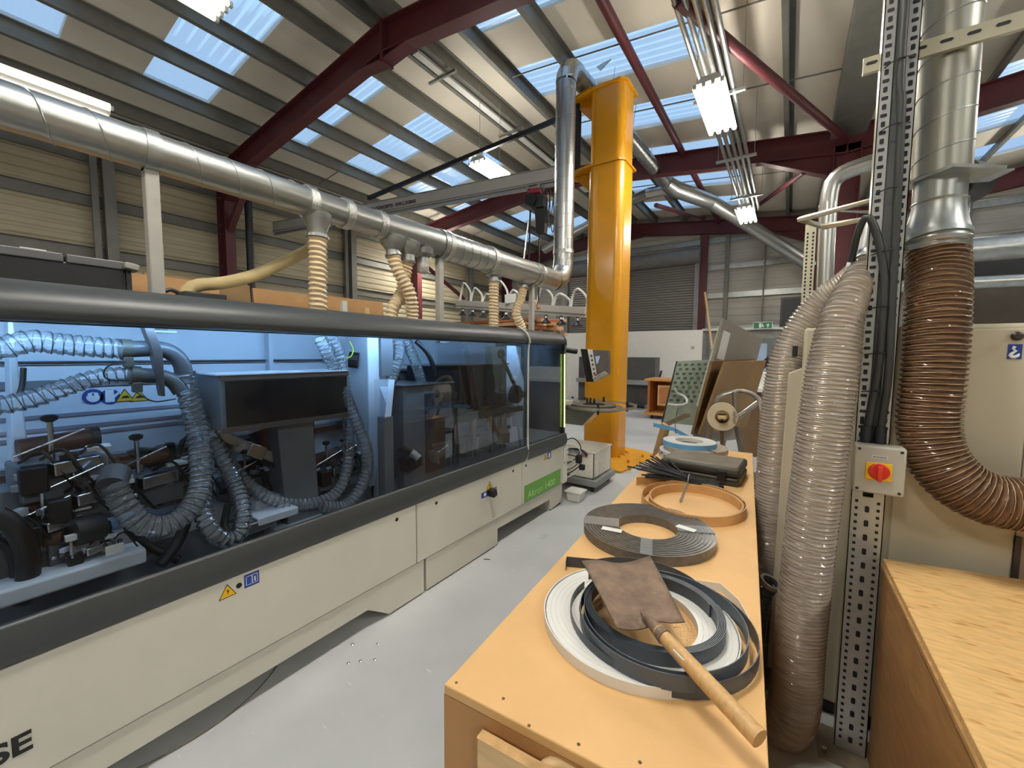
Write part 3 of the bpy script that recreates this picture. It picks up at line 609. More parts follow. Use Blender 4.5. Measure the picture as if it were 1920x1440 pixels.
MB().tube(spline([(-2.15, 0.496, 1.445), (-2.13, 0.519, 1.417), (-2.12, 0.552, 1.397), (-2.12, 0.618, 1.402)], .012), .0028, 6).build('cable', BLACK, mc)
iho([(-2.2, 0.675, 1.51), (-2.2, 0.688, 1.398), (-2.19, 0.708, 1.264), (-2.13, 0.696, 1.129), (-2.07, 0.668, 1.016), (-2.03, 0.611, 0.943), (-2.015, 0.535, 0.914), (-2.015, 0.465, 0.943), (-2.03, 0.422, 1.02), (-2.06, 0.399, 1.106)], .040, 'clear ribbed hose hanging in a wide curve to the motor')
iho([(-2.26, 0.703, 1.417), (-2.26, 0.764, 1.248), (-2.22, 0.809, 1.105), (-2.17, 0.841, 0.976), (-2.07, 0.83, 0.871), (-2.02, 0.791, 0.783), (-2.01, 0.728, 0.78), (-2.02, 0.68, 0.848), (-2.1, 0.682, 0.935), (-2.2, 0.731, 0.999)], .034, 'clear ribbed hose looping down to the sill')
iho([(-2.3, 0.804, 1.186), (-2.28, 0.864, 1.049), (-2.22, 0.931, 0.924), (-2.18, 1.037, 0.823), (-2.16, 1.182, 0.768), (-2.16, 1.341, 0.773), (-2.18, 1.436, 0.867), (-2.22, 1.493, 1.047), (-2.24, 1.493, 1.244), (-2.25, 1.49, 1.425), (-2.26, 1.472, 1.572), (-2.27, 1.426, 1.693)], .030, 'long clear hose swagged between the two units')
iho([(-2.2, 1.304, 1.687), (-2.2, 1.359, 1.579), (-2.2, 1.416, 1.462), (-2.16, 1.442, 1.336), (-2.14, 1.489, 1.188), (-2.12, 1.538, 1.019), (-2.12, 1.542, 0.868), (-2.12, 1.464, 0.746), (-2.12, 1.364, 0.705), (-2.12, 1.235, 0.751)], .033, 'thick clear hose dropping past the dark box')
iho([(-2.3, 1.96, 1.683), (-2.3, 1.958, 1.588), (-2.3, 1.898, 1.439), (-2.3, 1.85, 1.304)], .038, 'clear hose behind the white post')
iho([(-2.35, 2.072, 1.687), (-2.35, 2.138, 1.568), (-2.35, 2.19, 1.446), (-2.35, 2.254, 1.267)], .038, 'clear hose entering the grey housing')
MB().tube(spline([(-2.25, 2.074, 1.686), (-2.22, 2.15, 1.609), (-2.2, 2.194, 1.51), (-2.2, 2.205, 1.426)], .02), .018, 12).build('cable_conduit', BLACK, mc)
MB().tube(spline([(-2.3, 0.671, 1.129), (-2.3, 0.686, 1.186), (-2.3, 0.723, 1.2), (-2.3, 0.746, 1.144)], .02), .012, 8).build('cable', BLACK, mc)
MB().tube(spline([(-2.3, 1.564, 1.672), (-2.3, 1.589, 1.622), (-2.3, 1.573, 1.578), (-2.3, 1.524, 1.564)], .01), .004, 6).build('cable', mat('green earth wire', '#a9c04a', .5), mc)
# ---- big dark cover box with its pillar
ya, yb = (-2.16, 0.791, 1.49)[1], (-2.16, 1.446, 1.463)[1]
bx = MB().hexa([(-2.42,ya-.03,1.235),(-2.15,ya,1.235),(-2.15,yb,1.235),(-2.42,yb-.03,1.235),(-2.42,ya-.03,1.492),(-2.15,ya,1.492),(-2.15,yb,1.492),(-2.42,yb-.03,1.492)]).build('cover_box', INNERG, mc, bevel=.004, smooth=0)
MB().box((-2.152,ya+.02,1.25),(-2.146,yb-.01,1.462)).build('cover_window', mat('smoked cover', '#14161b', .12, var=.1), bx, smooth=0)
MB().box((-2.16,ya-.0,1.468),(-2.143,yb,1.494)).build('cover_trim', mat('taupe trim', '#5c5049', .4), bx, smooth=0)
MB().box((-2.42,ya-.02,1.492),(-2.14,yb,1.498)).build('cover_lid', INNERW, bx, smooth=0)
MB().box((-2.16,ya+.0,1.222),(-2.143,yb,1.245)).build('cover_trim', MATS['taupe trim'], bx, smooth=0)
c0, c1 = (-2.2, 1.059, 1.155)[1], (-2.2, 1.255, 1.123)[1]
MB().hexa([(-2.42,c0+.04,.62),(-2.2,c0+.04,.62),(-2.2,c1+.03,.62),(-2.42,c1+.03,.62),(-2.42,c0,1.24),(-2.2,c0,1.24),(-2.2,c1,1.24),(-2.42,c1,1.24)]).build('pillar', INNERG, mc, bevel=.006, smooth=0)
MB().box((-2.4,c1,1.1),(-2.25,c1+.035,1.235)).build('pillar_flange', DARK, mc, smooth=0)
# diagonal actuator between the box and the rail
MB().bar((-2.35, 0.838, 1.196), (-2.3, 1.233, 0.927), .07, .05).build('actuator', ALU, mc, smooth=0, bevel=.004)
MB().bar((-2.31, 0.801, 1.18), (-2.27, 1.201, 0.9), .02, .02).build('actuator', BLACK, mc, smooth=0)
MB().obox((-2.28, 0.983, 1.088), (.06,.09,.07), rx=-.5).build('slide_block', STEEL, mc, bevel=.006)
MB().cyl((-2.38, 1.063, 1.192), (-2.36, 1.119, 1.065), .075, seg=24).build('motor', BROWNM, mc)
MB().cyl((-2.25, 0.881, 1.131), (-2.25, 0.899, 1.109), .02, seg=10).build('fitting', ALU, mc)
# ---- milling motors: a repeatable small unit of motor, clamp, handwheel and blocks
def unit(c, s, kinds):
    c = Vector(c)
    u = MB().obox(c + Vector((0,0,-.02)), (.2*s,.24*s,.14*s), rz=.1).build('working_unit', INNERG, mc, bevel=.008)
    MB().cyl(c + Vector((.0,-.10*s,.10*s)), c + Vector((-.02,.10*s,.11*s)), .038*s, seg=20).build('motor', BROWNM, u)
    MB().ring(c + Vector((-.02,.10*s,.11*s)), (0,1,0), .02*s, .044*s, .025*s, 20).build('motor_flange', DARK, u)
    MB().cyl(c + Vector((.05,-.02,.05*s)), c + Vector((.05,-.02,.2*s)), .009*s, seg=10).build('spindle', STEEL, u)
    MB().lathe([(.010*s,0),(.022*s,.008*s),(.025*s,.02*s),(.014*s,.028*s)], c + Vector((.05,-.02,.2*s)), seg=16).build('hand_knob', BLACK, u)
    MB().obox(c + Vector((.11*s,.03*s,.03*s)), (.05*s,.14*s,.05*s), rz=.3).build('clamp_block', STEEL, u, bevel=.004)
    MB().obox(c + Vector((.12*s,-.08*s,.0)), (.06*s,.07*s,.1*s)).build('clamp_block', BLACK, u, bevel=.006)
    MB().obox(c + Vector((.1*s,.1*s,.085*s)), (.04*s,.07*s,.012*s), ry=.2).build('label_plate', WHITEP, u)
    MB().cyl(c + Vector((.1*s,-.12*s,.09*s)), c + Vector((.13*s,.06*s,.17*s)), .004*s, seg=8).build('rod', STEEL, u)
    for k in range(kinds):
        a = random.uniform(-.15,.15)*s
        MB().tube(spline([c + Vector((.06,a,.06*s)), c + Vector((.13*s,a+.05*s,.10*s)), c + Vector((.14*s,a+.11*s,-.02*s)), c + Vector((.08*s,a+.16*s,-.1*s))], .02), .006*s, 6).build('cable', BLACK, u)
    for k in range(16):
        p = c + Vector((random.uniform(.04,.13)*s, random.uniform(-.2,.2)*s, random.uniform(-.08,.1)*s)); d = random.uniform(.012,.032)*s
        MB().obox(p, (d, d*random.uniform(.8,1.8), d), rz=random.random()).build('fitting', random.choice((STEEL, DARK, INNERW, ALU, STEEL, WHITEP, BLACK)), u, bevel=.002)
    return u
unit((-2.28, 0.295, 1.15), .95, 3); unit((-2.24, 0.339, 1.031), .85, 3); unit((-2.36, 0.548, 1.017), 1.0, 2); unit((-2.42, 0.678, 0.972), .9, 2); unit((-2.45, 1.001, 0.882), .9, 2)
unit((-2.36, 1.415, 0.857), .9, 3); unit((-2.45, 1.584, 0.856), .8, 2)
MB().cyl((-2.12, 0.422, 1.137), (-2.06, 0.394, 1.099), .045, seg=20).build('motor_cap', GP, mc)
MB().bar((-2.3, 0.304, 1.224), (-2.2, 0.396, 1.14), .012).build('rod', STEEL, mc)
MB().lathe([(.012,0),(.04,.01),(.044,.026),(.02,.036)], (-2.35, 0.548, 1.139), seg=18).build('hand_knob', BLACK, mc); MB().cyl((-2.35, 0.547, 1.135), (-2.35, 0.544, 1.068), .014).build('spindle', STEEL, mc)
MB().lathe([(.012,0),(.04,.01),(.044,.026),(.02,.036)], (-2.2, 0.307, 1.161), seg=18).build('hand_knob', BLACK, mc)
MB().cyl((-2.1, 0.292, 0.947), (-2.12, 0.371, 0.944), .05, seg=20).build('motor', DARK, mc); MB().obox((-2.08, 0.301, 0.939), (.02,.06,.02)).build('label_plate', WHITEP, mc)
unit((-2.22, 0.257, 0.96), .7, 3); unit((-2.16, 0.338, 0.852), .55, 2)
MB().obox((-2.1, 0.278, 0.805), (.12,.4,.06), rz=.0).build('base_block', INNERW, mc, bevel=.01)
MB().obox((-2.25, 0.197, 0.844), (.2,.22,.2)).build('base_block', mat('dark block steel', '#4b4845', .5), mc, bevel=.01); MB().obox((-2.2, 0.275, 0.856), (.12,.1,.14), rz=.2).build('base_block', INNERG, mc, bevel=.008); MB().cyl((-2.16, 0.235, 0.933), (-2.14, 0.277, 0.932), .03, seg=16).build('motor', BROWNM, mc); MB().obox((-2.12, 0.312, 0.894), (.06,.09,.07), rz=.4).build('clamp_block', STEEL, mc, bevel=.006)  # largest base block in one even dark grey
MB().obox((-2.03, 0.386, 0.87), (.004,.05,.035)).build('label_plate', WHITEP, mc, smooth=0)
# large coiled cable chain at the far left
MB().tube(spline([(-2.1, 0.126, 1.071), (-2.1, 0.162, 1.023), (-2.1, 0.186, 0.931), (-2.1, 0.182, 0.82), (-2.1, 0.165, 0.754)], .03), .03, 12).build('cable_conduit', mat('brown black conduit', '#1d1917', .4), mc)
MB().tube(spline([(-2.14, 0.124, 0.981), (-2.14, 0.153, 0.933), (-2.14, 0.162, 0.845), (-2.14, 0.148, 0.767)], .03), .014, 10).build('cable_conduit', BLACK, mc)
MB().tube(spline([(-2.16, 0.666, 0.927), (-2.15, 0.63, 0.833), (-2.13, 0.59, 0.77), (-2.1, 0.53, 0.724)], .03), .022, 12).build('cable_conduit', BLACK, mc)
MB().tube(spline([(-2.18, 0.458, 0.898), (-2.16, 0.49, 0.824), (-2.14, 0.542, 0.764), (-2.12, 0.597, 0.711)], .03), .018, 12).build('cable_conduit', BLACK, mc)
MB().tube(spline([(-2.15, 0.802, 0.887), (-2.13, 0.774, 0.799), (-2.1, 0.778, 0.767)], .03), .016, 10).build('cable_conduit', BLACK, mc)
for k, (p, sz) in enumerate((((-2.2, 1.005, 0.771), (.2,.2,.04)), ((-2.2, 1.155, 0.647), (.22,.26,.05)), ((-2.15, 0.894, 0.752), (.1,.2,.05)), ((-2.3, 1.096, 0.81), (.1,.3,.05)), ((-2.3, 0.28, 1.068), (.14,.3,.1)), ((-2.5, 0.632, 1.035), (.2,.3,.05)))):
    MB().obox(p, sz, rz=.05*k).build('bed_plate', (INNERW, INNERW, ALU, INNERW, INNERG, INNERW)[k], mc, bevel=.005)
# ---- white divider post with sloping gusset
a, b = (-2.3, 1.697, 1.465), (-2.3, 1.79, 1.461)
MB().box((-2.55,a[1],.62),(-2.3,b[1],1.72)).build('unit_post', INNERW, mc, bevel=.006, smooth=0)
p0, p1 = (-2.2, 1.678, 1.393), (-2.08, 1.702, 1.131)
MB().poly([(-2.32,b[1]-.01,1.42),(-2.22,b[1]+.06,1.42),(-2.08,p1[1],1.2),(-2.08,p1[1],.62),(-2.32,b[1]-.01,.62)], (0,-.05,0)).build('gusset', INNERW, mc, smooth=0)
MB().box((-2.13,p1[1]-.07,.62),(-2.06,p1[1],1.2)).build('gusset_cover', INNERG, mc, bevel=.004, smooth=0)
MB().box((-2.5,b[1],1.44),(-2.28,b[1]+.10,1.70)).build('cover_panel', INNERG, mc, bevel=.004, smooth=0)
MB().cyl((-2.42, 1.642, 1.555), (-2.38, 1.683, 1.548), .055, seg=10).build('motor', BLACK, mc)
MB().box((-2.5,(-2.45, 1.728, 1.385)[1],1.25),(-2.44,(-2.45, 1.78, 1.382)[1],1.5)).build('cover_panel', DARK, mc, smooth=0)
# ---- pressure and gluing units on the far half
a, b = (-2.3, 1.924, 1.305), (-2.3, 2.411, 1.266)
g = MB().box((-2.6,a[1],.62),(-2.22,b[1],1.37)).build('glue_unit', INNERG, mc, bevel=.006, smooth=0)
MB().box((-2.62,a[1]-.02,1.37),(-2.2,b[1]+.02,1.376)).build('unit_lid', ALU, g, smooth=0)
MB().box((-2.225,a[1]+.2,.7),(-2.212,b[1]-.02,1.3)).build('unit_door', mat('dark blue unit door', '#2b3646', .4), g, smooth=0)
a, b = (-2.3, 2.293, 1.443), (-2.3, 3.21, 1.41)
g = MB().box((-2.6,a[1],1.10),(-2.24,b[1],1.5)).build('pressure_unit', mat('black unit cover', '#191b1f', .3), mc, bevel=.006, smooth=0)
MB().box((-2.62,a[1]-.02,1.5),(-2.22,b[1]+.02,1.51)).build('unit_lid', STEEL, g, smooth=0)
for k in range(4):
    y = a[1] + .15 + .22*k; MB().box((-2.24,y,1.15),(-2.22,y+.05,1.46)).build('cover_rib', DARK, g, smooth=0)
    MB().cyl((-2.2,y,1.05),(-2.2,y,.72),.03,seg=14).build('roller', STEEL, g)
MB().bar((-2.2,a[1]-.1,1.06),(-2.2,b[1]+.2,1.06),.05).build('crossbar', mat('dull steel', '#55524d', .4, .4), g, smooth=0)
MB().bar((-2.2,a[1]-.1,.9),(-2.2,b[1]+.0,.9),.03).build('crossbar', MATS['dull steel'], g, smooth=0)
for k in range(5):
    p = Vector((-2.15, 1.921, 0.867)) + Vector((0,.28*k,-.02)); MB().obox(p, (.09,.14,.1), rz=.2*k, rx=.2).build('fitting', (DARK, STEEL, BLACK, DARK, BROWNM)[k], mc, bevel=.004)
MB().cyl((-2.08, 1.85, 0.947), (-2.02, 1.879, 0.895), .028, seg=16).build('cylinder_rod', STEEL, mc); MB().cyl((-2.12, 1.812, 0.985), (-2.08, 1.859, 0.938), .04, seg=16).build('air_cylinder', DARK, mc)
# swinging arm with an eye
e0, e1 = (-2.15, 2.983, 1.596), (-2.12, 3.239, 1.222)
MB().ring(e0, (1,0,0), .018, .045, .02, 24).build('arm_eye', BLACK, mc)
MB().bar((-2.14, 3.01, 1.548), e1, .03, .02).build('swing_arm', DARK, mc, smooth=0); MB().cyl((-2.12, 3.184, 1.251), (-2.1, 3.303, 1.208), .03, seg=14).build('arm_knuckle', BLACK, mc)
MB().poly([(-2.3,3.30,1.68),(-2.3,3.46,1.68),(-2.3,3.62,1.3),(-2.3,3.6,.7),(-2.3,3.3,.7)], (-.04,0,0)).build('end_plate', INNERW, mc, smooth=0)
MB().cyl((-2.25,3.35,1.2),(-2.2,3.35,1.2),.09,seg=20).build('tape_reel', DARK, mc)
# ================================================================ outside the far end: control panel and tape table
cpn = (4.35, -9.692, 1.475)
MB().box((-2.6,3.86,1.74),(-2.5,5.0,1.82)).build('support_beam', CREAM, mc, bevel=.006, smooth=0)
MB().tube(spline([(-2.4,3.95,1.66),(-2.2,4.1,1.66),(-2.02,4.3,1.63)], .04), .03, 12).build('panel_arm', BLACK, mc)
yc = 4.42
P = [(-2.031, 4.42, 1.663), (-1.926, 4.38, 1.656), (-1.73, 4.52, 1.646), (-1.831, 4.36, 1.287), (-1.931, 4.38, 1.281), (-1.723, 4.52, 1.37)]
pn = MB().hexa([P[4], P[3], Vector(P[3])+Vector((0,.09,0)), Vector(P[4])+Vector((0,.09,0)), P[0], P[1], Vector(P[1])+Vector((0,.09,0)), Vector(P[0])+Vector((0,.09,0))]).build('control_panel', BLACK, mc, bevel=.006, smooth=0)
def lerp(a, b, t): return Vector(a).lerp(Vector(b), t)
MB().slab([P[3], lerp(P[3],P[5],.28), lerp(P[1],P[2],.25), P[1]], (0,.07,0)).build('button_column', mat('panel silver', '#b5b3ab', .4), pn, bevel=.003)
MB().slab([lerp(P[3],P[5],.28), P[5], P[2], lerp(P[1],P[2],.25)], (0,.07,0)).build('panel_face', mat('panel face', '#55504b', .35), pn, bevel=.003)
def onp(u, v): return lerp(lerp(P[3],P[5],u), lerp(P[1],P[2],u), v)
def patch(name, u0, u1, v0, v1, m): MB().slab([onp(u0,v0), onp(u1,v0), onp(u1,v1), onp(u0,v1)], (0,-.004,0)).build(name, m, pn, smooth=0)
patch('screen', .35, .62, .52, .78, mat('screen', '#8fa0c0', .2, emit=('#8fa0c0', .25))); patch('paper_note', .68, .92, .5, .68, WHITEP)
for k in range(5): patch('button', .1, .2, .2+.14*k, .27+.14*k, DARK)
MB().slab([lerp(P[3],P[5],.15), P[5], Vector(P[5])+Vector((.0,-.1,.03)), lerp(P[3],P[5],.15)+Vector((0,-.1,.03))], (0,0,.01)).build('panel_shelf', MATS['panel silver'], pn, smooth=0)
MB().obox(onp(.4,.08)+Vector((0,-.05,.02)), (.06,.04,.02)).build('emergency_stop', mat('signal red', '#b02030', .4), pn, bevel=.004)
# tape table
tc = Vector((-1.976, 4.723, 0.93)); tc.z = .93
MB().lathe([(.36,0),(.365,.012),(.35,.015),(.345,.03),(.02,.03)], tc, seg=48).build('tape_table', mat('table grey', '#5a5854', .4), mc)
MB().ring(tc + Vector((0,0,.03)), (0,0,1), .14, .27, .025, 48).build('tape_coil', mat('grey tape edge', '#4d4a47', .5), mc)
MB().ring(tc + Vector((.08,0,.035)), (0,0,1), .43, .437, .03, 56).build('table_hoop', clear('clear rim', (.9,.9,.88), .6, .1, (.6,.55,.45), .3), mc)
for a in (20, 130, 215, 300): MB().cyl(tc + Vector((.40*math.cos(R(a)), .40*math.sin(R(a)), -.02)), tc + Vector((.40*math.cos(R(a)), .40*math.sin(R(a)), .1)), .014, seg=10).build('guide_pin', BLACK, mc)
MB().hexa([(tc.x-.35,tc.y-.1,.72),(tc.x-.1,tc.y-.1,.72),(tc.x-.1,tc.y+.1,.72),(tc.x-.35,tc.y+.1,.72),(tc.x-.4,tc.y-.12,.93),(tc.x+.1,tc.y-.12,.93),(tc.x+.1,tc.y+.12,.93),(tc.x-.4,tc.y+.12,.93)]).build('table_bracket', ALU, mc, smooth=0)
MB().box((-2.45,3.86,.98),(-2.2,4.6,1.03)).build('infeed_rail', CREAM, mc, bevel=.004, smooth=0)
for i, p in enumerate(((-2.101, 4.812, 0.965), (-2.068, 4.837, 0.965), (-2.008, 4.814, 0.965), (-1.974, 5.049, 0.965))):
    t = T('bottle', ('small dark bottle on the round tape table, leftmost of three', 'small dark bottle on the round tape table, middle of three', 'small dark bottle on the round tape table, right one of three', 'small dark bottle standing alone at the rear of the tape table')[i], 'bottle', (p[0],p[1],.985), group='bottles on the tape table')
    MB().lathe([(.014,0),(.014,.05),(.006,.062),(.006,.07)], (p[0],p[1],.985), seg=12).build('body', mat('bottle brown', '#2a1a12', .2), t)
    MB().lathe([(.007,.07),(.007,.082)], (p[0],p[1],.985), seg=10).build('cap', mat('bottle cap', '#caa24a', .4), t)
# air treatment and pipes at the end
MB().box((-2.02,3.86,.2),(-1.95,3.98,.44)).build('filter_bowl', CRATEM, mc, bevel=.02)
MB().box((-2.02,3.86,.44),(-1.93,3.96,.62)).build('filter_body', WHITEP, mc, bevel=.015)
for k in range(5):
    z = .6 - .04*k; MB().tube(spline([(-1.97,3.86,z+.06),(-1.88,3.95+.02*k,z+.1-.03*k),(-1.82,4.02,z-.02*k),(-1.9,4.06,z-.15),(-1.97,3.95,z-.2)], .03), .006, 6).build('air_line', (BLACK, WHITEP, GP, BLACK, WHITEP)[k], mc)
MB().obox((-1.83,4.0,.47), (.06,.06,.09)).build('valve_knob', BLACK, mc, bevel=.01); MB().obox((-1.80,4.02,.38), (.06,.05,.06)).build('valve_knob', BLACK, mc, bevel=.01)

# ================================================================ jib crane
jc = T('jib_crane', 'yellow pillar jib crane with long white boom', 'crane', (-2.38, 6.16, 0))
XA, XB, YA, YBk = -2.66, -2.10, 5.9, 6.42
def rrect(x0, x1, y0, y1, r, n=7):
    out = []
    for cx, cy, a0 in ((x1-r,y0+r,-90),(x1-r,y1-r,0),(x0+r,y1-r,90),(x0+r,y0+r,180)):
        for i in range(n+1):
            a = R(a0 + 90*i/n); out.append((cx + r*math.cos(a), cy + r*math.sin(a)))
    return out
def pillar(mb, x0, x1, y0, y1, r, z0, z1): return mb.poly([(x, y, z0) for x, y in rrect(x0,x1,y0,y1,r)], (0,0,z1-z0))
pillar(MB(), XA, XB, YA, YBk, .11, .03, 4.42).build('pillar', YEL, jc, smooth=0)
pillar(MB(), XA+.02, XB-.01, YA+.01, YBk, .11, 4.42, 5.5).build('pillar_head', YEL, jc, smooth=0)
for z in (4.40, 5.5):   # bracket plates that carry the boom pivot
    pts = [(XB+.02, YA-.02), (XB+.02, YBk+.02), (XA-.02, YBk+.02), (-3.02, 6.28), (-3.02, 5.98), (XA-.02, YA-.02)]
    pts = [(XB+.02, YA+.06), (XB-.06, YA-.02), (XA-.02, YA-.02), (-3.02, 5.98), (-3.02, 6.28), (XA-.02, YBk+.02), (XB+.02, YBk+.02)]
    MB().poly([(x, y, z) for x, y in pts], (0,0,.03)).build('bracket_plate', YEL, jc, smooth=0)
MB().poly([(XA, 6.1, 5.5),(-2.98, 6.1, 5.5),(XA, 6.1, 5.15)], (0,.06,0)).build('bracket_web', YEL, jc, smooth=0)
MB().poly([(XA, 6.1, 4.40),(-2.98, 6.1, 4.40),(XA, 6.1, 4.1)], (0,.06,0)).build('bracket_web', YEL, jc, smooth=0)
MB().poly([(-2.191, 5.264, 0), (-1.798, 5.294, 0), (-1.641, 6.491, 0), (-1.92, 6.675, 0), (-2.452, 6.766, 0), (-2.908, 6.339, 0)], (0,0,.035)).build('base_plate', mat('base yellow', '#e0a028', .45, var=.08), jc, smooth=0, bevel=.008)
for p in ((-1.726, 5.404, 0.03), (-1.783, 6.206, 0.03), (-2.166, 6.348, 0.03), (-1.863, 5.774, 0.03)):
    MB().cyl((p[0],p[1],.035), (p[0],p[1],.075), .022, seg=6).build('anchor_bolt', YEL, jc)
for k in range(3): MB().poly([(XB, YA+.08+.18*k, .03),(XB+.08, YA+.08+.18*k, .03),(XB, YA+.08+.18*k, .07)], (0,.02,0)).build('base_gusset', YEL, jc, smooth=0)
pv = Vector((-2.93, 6.13, 0))
MB().cyl(pv + Vector((0,0,4.42)), pv + Vector((0,0,5.5)), .055, seg=18).build('pivot_post', mat('pivot navy', '#20252e', .4), jc)
MB().box((pv.x-.06, pv.y-.06, 4.43), (pv.x+.0, pv.y+.06, 5.4)).build('pivot_carrier', MATS['pivot navy'], jc, smooth=0, bevel=.01)
tip = Vector((-10.132, 4.988, 4.5)); d = (tip - Vector((pv.x, pv.y, 4.5))).normalized()
root = Vector((pv.x, pv.y, 4.5)) + d*.05
BOOM = mat('boom light grey', '#b5b0a8', .45, var=.04)
MB().ext([(-.07,-.11),(.07,-.11),(.07,-.10),(.055,-.10),(.055,.13),(-.055,.13),(-.055,-.10),(-.07,-.10)], root, tip).build('boom', BOOM, jc, smooth=0)
MB().bar(root + Vector((0,0,-.14)), tip + Vector((0,0,-.14)), .05, .05).build('boom_track', ALU, jc, smooth=0)
MB().obox(tip, (.02,.13,.25), rz=math.atan2(d.y, d.x)).build('boom_end', WHITEP, jc, smooth=0)
tie = Vector((-7.028, 5.265, 4.64))
MB().bar(Vector((pv.x, pv.y, 5.42)), tie, .05, .07).build('tie_bar', mat('tie black', '#1c1e22', .4), jc, smooth=0)
# boom lettering on the face towards the viewer
side = d.cross(Vector((0,0,1))).normalized()
if side.y > 0: side = -side
tm = Matrix((-d, Vector((0,0,1)), side)).transposed()
lp = Vector((-6.021, 5.629, 4.5))
text('lettering', 'LIFTING CONCEPTS · S.W.L.315KG', lp + side*.058 + Vector((0,0,-.045)), tm, .088, BLACK, jc, 'RIGHT', .001, sx=1.0, bold=.002)
for z in (-.085, .115): MB().bar(root + side*.056 + Vector((0,0,z)), tip + side*.056 + Vector((0,0,z)), .003, .008).build('boom_stripe', BLACK, jc, smooth=0)
# ---- chain hoist on the boom
hp0 = Vector((-3.504, 5.742, 4.3)); hk = Vector((pv.x, pv.y, 0)) + d*.62
hx = lambda u, v, z: Vector((hk.x, hk.y, 0)) + d*u + side*v + Vector((0,0,z))
ch = T('chain_hoist', 'black electric chain hoist hanging under the boom', 'hoist', (hk.x, hk.y, 3.3))
ang = math.atan2(d.y, d.x)
MB().obox(hx(.1,0,4.30), (.22,.12,.08), rz=ang).build('trolley', mat('hoist red', '#a03038', .4), ch, bevel=.008)
for u in (0, .2):
    for v in (-.07, .07): MB().cyl(hx(u,v,4.345), hx(u,v*1.4,4.345), .035, seg=14).build('trolley_wheel', STEEL, ch)
MB().cyl(hx(.12,-.12,4.13), hx(.12,.16,4.13), .1, seg=20).build('motor', BLACK, ch)
MB().cyl(hx(.12,-.22,4.13), hx(.12,-.12,4.13), .085, seg=20).build('motor', DARK, ch)
MB().obox(hx(-.02,0,4.1), (.16,.2,.2), rz=ang).build('gearbox', DARK, ch, bevel=.015)
MB().hexa([hx(-.1,-.07,3.6),hx(.04,-.07,3.6),hx(.04,.07,3.6),hx(-.1,.07,3.6),hx(-.13,-.1,3.98),hx(.06,-.1,3.98),hx(.06,.1,3.98),hx(-.13,.1,3.98)]).build('chain_bag', BLACK, ch, smooth=0)
mb = MB()
for k in range(38): mb.obox(hx(.0,.03,3.6-.03*k), (.012,.02,.032), rz=(k % 2)*1.57)
mb.build('chain', DARK, ch, smooth=0)
MB().tube(spline([hx(0,.03,2.5), hx(.03,.03,2.42), hx(.02,.03,2.36), hx(-.03,.03,2.38)], .02), .014, 8).build('hook', mat('hook orange', '#c8702a', .4), ch)
MB().tube([hx(.17,.02,4.0), hx(.19,.02,3.2), hx(.21,.02,2.75)], [.014,.014,.022], 10).build('pendant_cable', BLACK, ch)
MB().cyl(hx(.21,.02,2.75), hx(.215,.02,2.5), .03, seg=12).build('pendant', BLACK, ch)
for k in range(6):
    u = -.1 - .06*k; MB().tube(spline([hx(u+.05,.02,4.3), hx(u+.02,.05,3.9-.05*(k%3)), hx(u-.02,.03,3.75-.08*(k%3)), hx(u-.06,.02,4.0), hx(u-.08,.0,4.31)], .04), .008, 6).build('festoon_cable', BLACK, ch)

# ================================================================ on and behind the machine
bc = T('tool_box', 'long black moulded case lying on top of the machine hood', 'case', (-2.5, 0.377, 1.86))
xb_ = -2.5; ya = -.55; yb = (-2.5, 0.572, 1.981)[1]; z0 = 1.81; z1 = (-2.5, 0.43, 2)[2]
MB().box((xb_-.25, ya, z0), (xb_, yb, z1-.03)).build('body', BLACK, bc, bevel=.008, smooth=0)
for k in range(6):
    y = ya + (yb-ya)*k/6; MB().box((xb_-.255, y+.004, z1-.035), (xb_+.006, y+(yb-ya)/6-.004, z1)).build('lid_section', mat('lid grey', '#5b5b5c', .4), bc, bevel=.004, smooth=0)
for k in range(3):
    y = yb - .12 - .13*k; MB().box((xb_, y-.03, z0+.03), (xb_+.005, y+.03, z0+.035)).build('rib', DARK, bc, smooth=0); MB().box((xb_, y-.03, z0+.07), (xb_+.005, y+.03, z0+.075)).build('rib', DARK, bc, smooth=0)
MB().obox((xb_-.0, yb+.015, z1-.02), (.08,.05,.03), rx=-.15).build('catch', mat('catch grey', '#8c8b83', .5), bc, bevel=.006)
MB().box((xb_-.05, yb, z0), (xb_-.0, yb+.02, z1-.03)).build('end_rib', DARK, bc, bevel=.004, smooth=0)
MB().box((xb_-.1, (-2.5, 0.299, 1.968)[1]-.03, z1), (xb_-.02, (-2.5, 0.299, 1.968)[1]+.04, z1+.008)).build('paper_label', WHITEP, bc, smooth=0)
MB().box((xb_-.24, ya+.05, 1.79), (xb_-.02, yb-.02, z0)).build('foot_strip', DARK, bc, smooth=0)
# brown sheets in a rack behind the machine
sheets = [(-4.55, .2, 1.75, 2.14, 'brown hardboard sheet on the rack behind the hood, leftmost'), (-4.6, 1.2, 2.05, 2.17, 'brown board edge beside the canvas hose'), (-4.6, 2.08, 2.75, 2.15, 'brown board between the canvas hose and the first beige hose'), (-4.6, 2.8, 3.75, 2.17, 'long brown board behind the crossing hoses')]
rk = T('sheet_rack', 'low grey steel rack holding brown boards behind the machine', 'rack', (-4.8, 2, 0))
for y in (.3, 1.6, 2.9, 4.0):
    MB().box((-5.4, y-.03, 0), (-5.34, y+.03, 2.0)).build('upright', PURL, rk, smooth=0); MB().box((-5.4, y-.03, .25), (-4.4, y+.03, .31)).build('arm', PURL, rk, smooth=0)
for x in (-5.37,): MB().box((x-.03, .2, 1.6), (x+.03, 4.1, 1.66)).build('rail', PURL, rk, smooth=0)
